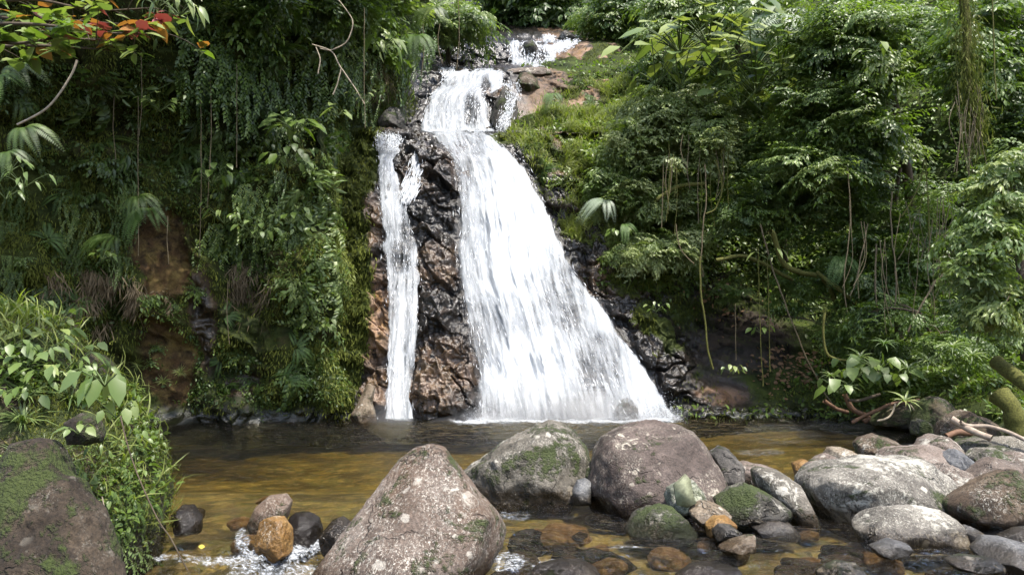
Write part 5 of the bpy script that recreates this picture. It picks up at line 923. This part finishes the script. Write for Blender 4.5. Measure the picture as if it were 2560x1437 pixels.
tree('tree', 'light-green tree at the top edge above the yellow-green shrubs', 'tree', P(1850, 100, 24), [P(1850, 200, 24), P(1840, 50, 23.5), P(1830, -100, 23)], [(1700, 0, 90, 40, 23, 14, .9), (1880, 20, 110, 60, 22.5, 20, .9), (1650, 110, 50, 60, 22.6, 10, .7)], ['mid', 'bright', 'grey'], 'med')
tree('shrub', 'light leafy thicket between the rounded bush and the big glossy tree', 'shrub', P(1900, 480, 20.8), [P(1910, 490, 21), P(1900, 400, 20.2), P(1900, 300, 19.6)], [(1900, 350, 70, 110, 18.9, 30, .55), (1960, 430, 50, 60, 18.4, 12, .55), (1560, 430, 70, 50, 19.8, 14, .5)], ['grey', 'mid', 'bright'], 'tiny', tr=.07)
for i in range(20):
    x0 = random.uniform(1640, 1860); y0 = random.uniform(330, 430); l = random.uniform(80, 200)
    liana([(x0, y0), (x0+random.uniform(-10, 10), y0+l*.5), (x0+random.uniform(-14, 14), y0+l)], 18.2, random.uniform(.006, .011), auto_label('vine', 'vine', x0, y0+l/2, 1.), M_mossbark if i % 2 else M_liana, group='thin vines under the sunlit bushes', name='hanging_vine', cat='vine', n=14)
# screens of green filling the slope
zone([('broad', 'mid'), ('small', 'mid'), ('scurtain', 'grey'), ('small', 'dark')], SLOPE, 1800, 300, 260, 160, 34, .9, 1.5, 'leafy plant filling the right slope among the larger bushes', 'plants among the bushes of the right slope')
zone([('small', 'bright'), ('tuft', 'grass'), ('fern', 'fern'), ('tuft', 'bright'), ('broad', 'bright'), ('small', 'grey'), ('small', 'mid')], FACE, 1440, 340, 130, 120, 70, .5, 1.1, 'small bright plant on the grassy ledges beside the big waterfall', 'plants on the grassy ledges', off=.03)
zone([('broad', 'mid'), ('small', 'mid'), ('scurtain', 'mid')], SLOPE, 1420, 480, 50, 70, 8, .5, .8, 'leafy creeper on the rock edge right of the big waterfall', 'creepers on the rock edge')
zone([('broad', 'mid'), ('longleaf', 'mid'), ('fern', 'fern'), ('curtain', 'dark')], SLOPE, 2250, 780, 240, 120, 34, .7, 1.1, 'shaded leafy plant behind the hanging roots', 'plants behind the hanging roots')
zone([('fern', 'fern'), ('small', 'mid'), ('small', 'dark')], SLOPE, 1650, 680, 120, 60, 10, .5, .8, 'small plant at the upper rim of the wet rocks', 'plants on the rim of the wet rocks')
# yellow-green big-leaved shrubs
for i, (px, py, n, s, lb) in enumerate([(1700, 110, 20, .62, 'largest yellow-green big-leaved shrub standing against the dark forest'), (1770, 90, 18, .6, 'yellow-green shrub with upturned leaves next to the largest one'), (1800, 170, 14, .5, 'yellow-green leaves hanging between the two shrub tops'), (1640, 190, 8, .42, 'low yellow-green shoot over the sunlit slope'), (1700, 195, 8, .42, 'middle yellow-green shoot under the largest shrub'),
      (1880, 160, 9, .5, 'yellow-green plant right of the shrub tops beside the dark-leaved climber'), (1890, 210, 18, .5, 'bushy yellow-green plant with visible dark stems'), (1950, 180, 8, .46, 'yellow-green plant at the edge of the big glossy tree'), (1850, 245, 8, .42, 'lower yellow-green leaves above the rounded bush'), (1905, 255, 7, .4, 'lowest yellow-green leaves of the right cluster')]):
    leafplant(px, py+25, 18.9-.08*i, n, s*1.35, 'ov' if i % 2 else 'round', ['lime', 'lime', 'bright'], lb, name='big_leaved_shrub', cat='shrub', spread=.95, hang=.4, up=.7)
for i, (px, py, lb) in enumerate([(1900, 40, 'top of the dark arrow-leaved climber at the top edge'), (1915, 100, 'middle of the dark arrow-leaved climber on a tree stem'), (1950, 130, 'hanging arrow-shaped leaves beside the big glossy tree')]):
    leafplant(px, py, 19.2, 13, .5, 'heart', ['grey', 'mid', 'dark'], lb, name='climbing_plant', cat='climber', spread=.5, hang=1.8)
leafplant(2190, 130, 16.0, 4, .30, 'heart', ['grey'], 'three pale arrow-shaped leaves in front of the big glossy tree', name='climbing_plant', cat='climber', spread=.3, hang=1.2)
for px, py, Y, sc, mk, lb in [(1965, 40, 19, 1.5, 'silver', 'silvery tree fern at the top edge'), (1515, 500, 18.9, .9, 'silver', 'silvery fern on the slope beside the big waterfall'), (1380, 235, 22.6, .8, 'fern', 'light green fern beside the middle cascade'), (1080, 20, 21.5, 1.1, 'dark', 'large dark fern hanging over the gap above the middle cascade'), (1040, 90, 20.8, 1.2, 'fern', 'fern at the lip of the overhang'), (2100, 640, 17.5, .9, 'fern', 'fern in the shade under the big glossy tree'), (1560, 560, 18.8, .6, 'fern', 'small fern under the silvery one')]:
    put('frond', None, px, py, sc, mk, lb, Y=Y, name='fern')
for i, (px, py, Y, sc, mk, lb) in enumerate([(1830, 45, 19.6, 1.3, 'bright', 'spiky bromeliad at the top edge over dead leaves'), (1815, 140, 19.4, 1.0, 'mid', 'spiky bromeliad between the yellow-green shrubs'), (2268, 925, 14.6, .95, 'bright', 'bright bromeliad over the fallen roots'), (2262, 1005, 13.9, .85, 'lime', 'lime-green bromeliad hanging lowest over the pool edge'), (2150, 895, 15.5, .9, 'mid', 'bromeliad left of the bright one above the shore'), (2380, 870, 13.6, 1.0, 'mid', 'large bromeliad under the lime-green tree'), (2320, 905, 14.2, .8, 'bright', 'bromeliad between the bright one and the large one'), (2430, 890, 13.5, .8, 'mid', 'small bromeliad right of the large one'), (1700, 430, 18.5, .9, 'grass', 'strappy plant in front of the drooping grey-green bush'),
      (2075, 940, 16, .7, 'mid', 'small bromeliad over the edge of the dark rock'), (2210, 860, 15, .8, 'fern', 'narrow-leaved bromeliad among hanging roots'), (2120, 970, 15.6, .7, 'bright', 'bromeliad at the left end of the fallen roots')]):
    put('brom', None, px, py, sc, mk, lb, Y=Y, lean=.3)
for i, (px, py, n, mk, lb) in enumerate([(2140, 945, 12, ['mid', 'bright'], 'clump of heart-shaped leaves over the fallen roots'), (2195, 930, 12, ['bright', 'mid'], 'broad glossy leaves right of the heart-shaped clump'), (2100, 985, 9, ['mid'], 'low broad leaves touching the pool edge'), (2225, 965, 8, ['bright'], 'broad leaves hanging above the lime-green bromeliad')]):
    leafplant(px, py, 15.0-.1*i, n, .30, 'heart', mk, lb, spread=.4, hang=1.)
for px, py, Y, n, s, mk, lb in [(1832, 935, 17.6, 9, .17, ['lime', 'bright'], 'bright green sprig alone on the dark mossy rock'), (1905, 835, 17.8, 7, .2, ['mid'], 'leaves hanging on a vine in front of the black hollow'), (1640, 780, 18.3, 8, .14, ['mid', 'grey'], 'tiny sprig on the mossy wet rocks'), (1540, 590, 19, 10, .24, ['mid'], 'broad-leaved plant above the wet rocks'), (1800, 620, 18.8, 10, .22, ['bright', 'lime'], 'bright leaves at the end of the mossy branch'), (1920, 650, 17.4, 5, .36, ['mid', 'grey'], 'strap leaves growing on the mossy broken branch')]:
    leafplant(px, py, Y, n, s, 'ov' if s < .3 else 'lance', mk, lb, spread=.3, hang=1.)
# moss-laden hanging trunk with aerial roots
mt = thing('moss_laden_tree', 'shaggy moss-laden tree stem with hanging roots at the upper right', 'tree', tuple(P(2420, -60, 13)))
b = P(2420, -60, 13); sp = spline([P(2385, -120, 13), P(2415, 40, 13), P(2420, 200, 13), P(2440, 330, 13.1)], 30); v, f = tube(sp-b, np.linspace(.10, .04, 30)*(1+.2*perlin(sp*3)), 10); obj('trunk', mesh('trunk', v, f, M_mossbark), mt)
rgx = np.random.default_rng(9); kx = rgx.integers(0, 30, 7000); pp = sp[kx]+rgx.normal(size=(7000, 3))*[.07, .06, .12]*(.5+1.3*(perlin(sp[kx]*3.1)[:, None] > 0)); D = rgx.normal(size=(7000, 3))*.3+[0, 0, -1]
obj('moss', lmesh('moss', leaves(pp-b, D, rgx.normal(size=(7000, 3)), .05+.15*rgx.random(7000)**2, T2(.07, .01), rgx.random(7000)), LM['moss']), mt, kind='stuff')
for i in range(16):
    x0 = 2400+random.uniform(-25, 60); y0 = random.uniform(150, 330); y1 = random.uniform(330, 450)
    q = spline([P(x0, y0, 12.95), P(x0+random.uniform(-15, 20), (y0+y1)/2, 12.9), P(x0+random.uniform(-20, 20), y1+random.uniform(0, 60), 12.95)], 16); v, f = tube(q-b, .008, 4); obj('root', mesh('root', v, f, M_liana), mt)
# lianas right
LI = [([(1750, 640), (1752, 720), (1762, 800), (1770, 870), (1782, 922)], 17.8, .022, 'mossy green liana hanging alone before the wet rocks'), ([(1895, 620), (1898, 740), (1902, 860), (1908, 965)], 17.5, .010, 'straight thin vine left of the pair over the mossy rock'), ([(1918, 640), (1922, 780), (1925, 930)], 17.5, .010, 'straight thin vine right of the pair over the mossy rock'), ([(1838, 760), (1840, 900)], 17.8, .008, 'faint thin vine over the black hollow'),
 ([(1900, 560), (1935, 680), (1975, 790), (2010, 880), (2045, 950), (2080, 1010), (2100, 1030)], [17.5]*7, .018, 'long slanting liana running down to the pool edge'), ([(2062, 780), (2058, 830), (2066, 880), (2090, 898), (2120, 898)], 16, .028, 'thick mossy liana curving like a hook'), ([(1762, 410), (1765, 500), (1758, 560), (1752, 650)], 18, .016, 'liana dropping from the drooping grey-green bush'), ([(1790, 400), (1805, 470), (1790, 520), (1765, 535)], 18, .018, 'looped mossy liana beside the drooping bush'), ([(1690, 560), (1700, 620), (1735, 660)], 18, .012, 'pale bent twig below the drooping bush'),
 ([(2310, 400), (2295, 470), (2255, 540)], 15.5, .014, 'slanting bare liana in the dark under the mossy trunk'), ([(2313, 400), (2320, 500), (2325, 640)], 15.4, .014, 'reddish straight liana in the dark under the mossy trunk'), ([(2230, 480), (2228, 560), (2240, 700), (2235, 780)], 15.6, .014, 'knotted liana before the understory tree'), ([(2190, 610), (2188, 700), (2195, 800)], 15.8, .018, 'brown upright liana before the understory tree'), ([(2120, 420), (2125, 560), (2110, 700), (2118, 780)], 16.4, .012, 'long vine under the big glossy tree'), ([(2340, 700), (2300, 770), (2270, 830)], 15, .02, 'leaning bare stem among the hanging roots'), ([(2170, 560), (2140, 700), (2125, 740)], 16.2, .012, 'slack vine crossing behind the brown upright liana'),
 ([(2200, 600), (2210, 690), (2240, 800)], 15.7, .010, 'thin vine crossing the knotted liana'), ([(2480, 0), (2485, 120), (2490, 250)], 12.6, .012, 'red-brown vine hanging right of the mossy trunk')]
for pts_, Y, r_, lb in LI: liana(pts_, Y, r_, lb, M_mossbark if 'mossy' in lb else M_liana)
for i in range(26):
    x0 = random.choice([random.uniform(2320, 2400), random.uniform(2100, 2400), random.uniform(2330, 2370)]); y0 = random.uniform(420, 640); l = random.uniform(120, 260)
    lb = auto_label('root', 'root', x0, y0+l/2, 1.)
    liana([(x0, y0), (x0+random.uniform(-22, 22), y0+l*.4), (x0+random.uniform(-14, 14), y0+l*.7), (x0+random.uniform(-26, 26), y0+l)], random.uniform(14.6, 16), random.uniform(.004, .007), lb, group='aerial roots hanging in the dark', name='aerial_root', cat='root', n=18)
# mossy branches and broken stub
liana([(2100, 780), (2060, 700), (2000, 680), (1960, 660), (1935, 590), (1925, 578)], [18.5, 18, 17.6, 17.4, 17.2, 17.1], .06, 'thick moss-covered broken branch sticking out of the dark', M_mossbark, name='mossy_branch', cat='branch')
liana([(1980, 700), (1900, 655), (1850, 640), (1790, 650)], [18.6, 18.2, 18, 17.9], .045, 'moss-draped horizontal branch over the hollow', M_mossbark, name='mossy_branch', cat='branch')
liana([(2200, 820), (2120, 740), (2040, 680)], [17.6, 17.6, 17.8], .05, 'mossy branch leading back to the broken one', M_mossbark, name='mossy_branch', cat='branch')
liana([(1760, 460), (1700, 465), (1640, 500)], 18.6, .05, 'mossy branch inside the drooping grey-green bush', M_mossbark, name='mossy_branch', cat='branch')
# roots and fallen wood at the pool edge
for pts_, Y, r_, lb, m_ in [([(2112, 985), (2130, 1020), (2170, 1042), (2160, 1055)], 15.2, .05, 'thick curved root reaching down to the water', M_root), ([(2130, 1055), (2180, 1030), (2230, 1010), (2300, 1000)], 15, .035, 'long root lying over the mossy boulder edge', M_root), ([(2240, 1010), (2225, 1040), (2195, 1052)], 14.6, .02, 'thin stick leaning in the pool beside the long root', M_twig), ([(2272, 1010), (2290, 1035), (2310, 1058)], 14, .016, 'pale thin stick slanting into the water', M_twig), ([(2060, 1000), (2090, 1020), (2120, 1030)], 15.6, .04, 'broken root stump at the left end of the shore tangle', M_root), ([(2200, 985), (2150, 1000), (2120, 1000)], 15, .03, 'dark root over the curved one', M_bark)]:
    liana(pts_, Y, r_, lb, m_, name='root', cat='root')
liana([(2378, 1046), (2420, 1070), (2478, 1096)], [9.9, 9.8, 9.6], .045, 'thick bleached driftwood branch, the lower of the two on the slab', M_drift, name='driftwood', cat='driftwood')
liana([(2400, 1052), (2425, 1064), (2480, 1070), (2560, 1097), (2620, 1120)], [9.8, 9.8, 9.7, 9.4, 9.2], .028, 'thin pale driftwood branch lying above the thick one to the photo edge', M_drift, name='driftwood', cat='driftwood')
liana([(2365, 1092), (2395, 1080), (2430, 1085)], 10.2, .04, 'short knobbly brown wood under the driftwood', M_root, name='driftwood', cat='driftwood')
liana([(2490, 905), (2530, 935), (2600, 985)], [11.6, 11.2, 10.8], .11, 'moss-covered fallen log at the photo edge', M_mossbark, name='fallen_log', cat='log')
liana([(2500, 985), (2530, 1020), (2545, 1090), (2560, 1110)], [12.2, 12, 12, 12], .16, 'mossy leaning tree base right of the round dark boulder', M_mossbark, name='leaning_tree', cat='tree')
# ================================================================== NEAR LEFT
NB = [(60, 800, 8, .13), (30, 850, 10, .16), (120, 870, 9, .16), (180, 930, 9, .17), (60, 930, 10, .16), (110, 960, 8, .15), (200, 900, 7, .14), (40, 780, 8, .12), (150, 820, 8, .12), (215, 990, 7, .15)]
for i, (px, py, n, s) in enumerate(NB):
    p, nn = on(LBK, px, py); leafplant(px, py, 0, n, s, 'lance' if i % 2 else 'ov', ['lime', 'bright', 'bright'], ['lit light-green plant at the top of the near left bank', 'long-leaved lime plant on the left bank slope', 'bright broad-leaved plant in the middle of the left bank', 'bright plant spilling over the right edge of the left bank', 'light-green plant low in the left bank grass', 'lime plant over the shaded gap of the bank', 'small bright plant by the bank edge under the brown cliff', 'small plant at the very top of the near bank', 'narrow-leaved plant between the grass tufts of the bank', 'light plant just above the hanging oval leaves'][i], spread=.2, hang=.5, base=p+nn*.02)
leafplant(262, 985, 4.9, 8, .20, 'ov', ['lime', 'bright', 'mid'], 'large drooping oval leaves at the edge of the near bank', spread=.14, hang=2.2, base=P(262, 965, 4.95))
leafplant(290, 1050, 4.9, 6, .13, 'ov', ['grey', 'mid'], 'glossy striped leaves below the drooping oval ones', spread=.14, hang=1.5, base=P(290, 1045, 4.9))
leafplant(200, 1075, 4.8, 7, .10, 'ov', ['grey', 'bright'], 'pale green shoot by the earthy brown rock', spread=.08, hang=.6, base=P(195, 1085, 4.75))
for i, (px, py, n, s_, lb) in enumerate([(20, 900, 11, .20, 'broad pale-green leaves at the photo edge halfway up the near bank'), (95, 900, 10, .19, 'broad light leaves drooping over the dark gap of the near bank'), (150, 960, 10, .18, 'long light leaves drooping left of the large oval ones'), (215, 940, 9, .20, 'broad leaves leaning towards the pool above the oval ones'), (60, 1010, 9, .17, 'dull green leaves above the corner boulder'), (240, 1150, 8, .12, 'grey-green leaves on the bank under the earthy rock'), (300, 1110, 8, .12, 'dark glossy leaves at the bank edge over the pool'), (190, 1200, 8, .10, 'small broad leaves beside the flank of the corner boulder')]):
    p, nn = on(LBK, px, py); leafplant(px, py, 0, n+2, s_*.72, 'lance' if i % 2 else 'ov', ['bright', 'mid', 'mid'] if i < 4 else ['mid', 'dark'], lb, spread=.2, hang=1.3, base=p+nn*.05, up=.4)
def bank(kinds, pts, s, label, group, mk):
    LB_ = [(90, 820, 'the crest of the near bank'), (40, 900, 'the photo edge'), (160, 900, 'the lime plants'), (262, 985, 'the large drooping oval leaves'), (210, 1060, 'the earthy brown rock'), (120, 1160, 'the foreground rock top'), (290, 1060, 'the striped glossy leaves'), (265, 1290, 'the dry stalk'), (345, 1180, 'the bank edge over the pool'), (390, 1290, 'the trailing vine'), (350, 1400, 'the rapid'), (170, 1230, 'the foreground rock flank')]
    for px, py in pts:
        c = sorted(LB_, key=lambda l: math.hypot(l[0]-px, l[1]-py)); sc = s*random.uniform(.7, 1.2)
        for lx, ly, nm in c:
            a = ('above' if py < ly else 'below') if abs(py-ly) > abs(px-lx) else ('left of' if px < lx else 'right of'); lb = f'{label} {a} {nm}'
            if lb not in USED: break
        USED.add(lb); put(random.choice(kinds), LBK, px, py, sc, mk, lb, group, lean=.5, off=.0)
bank(['brom'], [(90, 820), (150, 850), (130, 900), (170, 870), (230, 950), (60, 870)], .55, 'strap-leaved rosette', 'rosettes on the near bank', 'mid')
bank(['tuft'], [(110, 1140), (130, 1160), (90, 1175), (150, 1180), (70, 1000), (60, 1050), (180, 1000)], .55, 'long grass tuft', 'grass tufts on the near bank', 'bright')
bank(['fern'], [(330, 1125), (340, 1180), (355, 1240), (345, 1290), (300, 1150), (375, 1265), (300, 1210), (330, 1240), (270, 1230), (260, 1290)], .24, 'small bank fern', 'ferns on the near bank edge', 'fern')
bank(['small'], [(240, 1180), (280, 1230), (300, 1280), (330, 1330), (230, 1120), (270, 1100), (310, 1300), (350, 1350), (200, 1150), (250, 1250), (300, 1330), (340, 1290), (280, 1170)], .33, 'small leafy bank plant', 'small plants on the bank flank', 'mid')
bank(['small'], [(350, 1390), (330, 1410), (370, 1400), (310, 1380)], .28, 'bright cushion plant', 'cushion plants by the rapid', 'bright')
liana([(255, 1240), (265, 1290), (278, 1350)], 4.75, .004, 'dry straw stalk leaning on the bank', M_twig, name='dry_stalk', cat='stalk')
liana([(300, 1040), (330, 1150), (390, 1290), (430, 1350), (470, 1425)], [5.2, 5.1, 5.0, 5.0, 5.0], .005, 'long thin dark vine trailing from the bank to the rapid', M_bark, name='hanging_vine', cat='vine')
# branch with green and red leaves across the upper left corner
br = thing('tree_branch', 'sunlit branch with green and red leaves across the upper left corner', 'branch', tuple(P(-60, 60, 6)))
b = P(-60, 60, 6); tb = []; tips = []
for (x0, y0, x1, y1, y_) in [(-60, 60, 420, 85, 6), (-60, 120, 330, 130, 5.9), (-60, 10, 380, 20, 6.2), (-60, 95, 240, 100, 5.7), (-60, 30, 300, 60, 6.3), (-60, -20, 440, 0, 6.1)]:
    sp = spline([P(x0, y0, y_), P((x0*2+x1)/3, (y0*2+y1)/3+random.uniform(-14, 14), y_-.1), P((x0+x1*2)/3, (y0+y1*2)/3+random.uniform(-12, 12), y_), P(x1, y1, y_+.1)], 26); tb.append(tube(sp-b, np.linspace(.018, .004, 26), 5))
    for k in range(3, 26, 2):
        e = sp[k]+np.array([random.uniform(-.1, .25), random.uniform(-.25, .25), random.uniform(-.09, .14)]); tb.append(tube(spline([sp[k]-b, (sp[k]+e)/2-b+[0, 0, .02], e-b], 5), [.005, .004, .003, .003, .002], 4)); tips.append(e)
v, f = join(tb); obj('twig', mesh('twig', v, f, M_bark), br)
nl = 0
for e in tips:
    qx, qy = proj(e)
    if qx < -15 or qy < -25: continue
    for j in range(6):
        if nl >= 290: break
        az = random.uniform(0, 6.28); D = norm(np.array([math.cos(az), math.sin(az)*.8, random.uniform(-.5, .35)])); N_ = norm(np.array([random.uniform(-.6, .6), random.uniform(-.8, .3), 1.])); x = norm(np.cross(D, N_)); z = np.cross(x, D)
        redp = .55 if 180 < qx < 400 and 30 < qy < 110 else .08; mk = random.choice(['red', 'red', 'orange']) if random.random() < redp else random.choice(['lime', 'bright', 'bright', 'mid', 'grey'])
        obj('leaf', leafobj_mesh(random.choice(['ov', 'round', 'ov']), mk), br, e-b+np.array([random.uniform(-.05, .05), 0, random.uniform(-.03, .03)]), Matrix(((x[0], D[0], z[0]), (x[1], D[1], z[1]), (x[2], D[2], z[2]))), random.uniform(.09, .18)); nl += 1
leafplant(450, 40, 6.3, 16, .17, 'lance', ['lime', 'bright'], 'hanging lime-green leaves at the end of the upper left branch', name='leafy_twig', cat='twig', spread=.22, hang=1.4)
leafplant(395, 20, 6.2, 16, .15, 'lance', ['lime', 'bright'], 'lime-green leaves at the top edge beside the red-leaved branch', name='leafy_twig', cat='twig', spread=.25, hang=1.)
for px, py, Y, sc, mk, lb in [(40, 165, 6.4, .36, 'dark', 'feathery fern frond under the upper left branch'), (0, 190, 6.2, .34, 'fern', 'fern frond at the photo edge under the upper left branch'), (60, 320, 8, .5, 'dark', 'dim large fern behind the pale bare twig'), (20, 380, 7.5, .36, 'dark', 'dim broad frond low in the shade of the photo edge')]:
    put('frond', None, px, py, sc, mk, lb, Y=Y, name='fern', spin=.8)
liana([(42, 312), (110, 275), (150, 235), (178, 190), (192, 150)], 5.8, .009, 'pale bare twig hanging from the upper left branch', M_twig, name='bare_twig', cat='twig')
for i, (px, py) in enumerate([(25, 430), (15, 500), (60, 470)]): leafplant(px, py, 8.5, 10, .16, 'lance', ['mid', 'bright'], ['small bright plant at the photo edge below the dim frond', 'lower small plant at the photo edge', 'small shaded plant right of the two at the photo edge'][i], spread=.25, hang=.8)
# yellow leaf stranded on the rapid
obj('fallen_leaf', leafobj_mesh('round', 'yellow'), None, P(503, 1388, 5.9)+[0, 0, .05], (.5, .1, .4), .06, label='yellow leaf caught at the rim of the rapid', category='leaf')
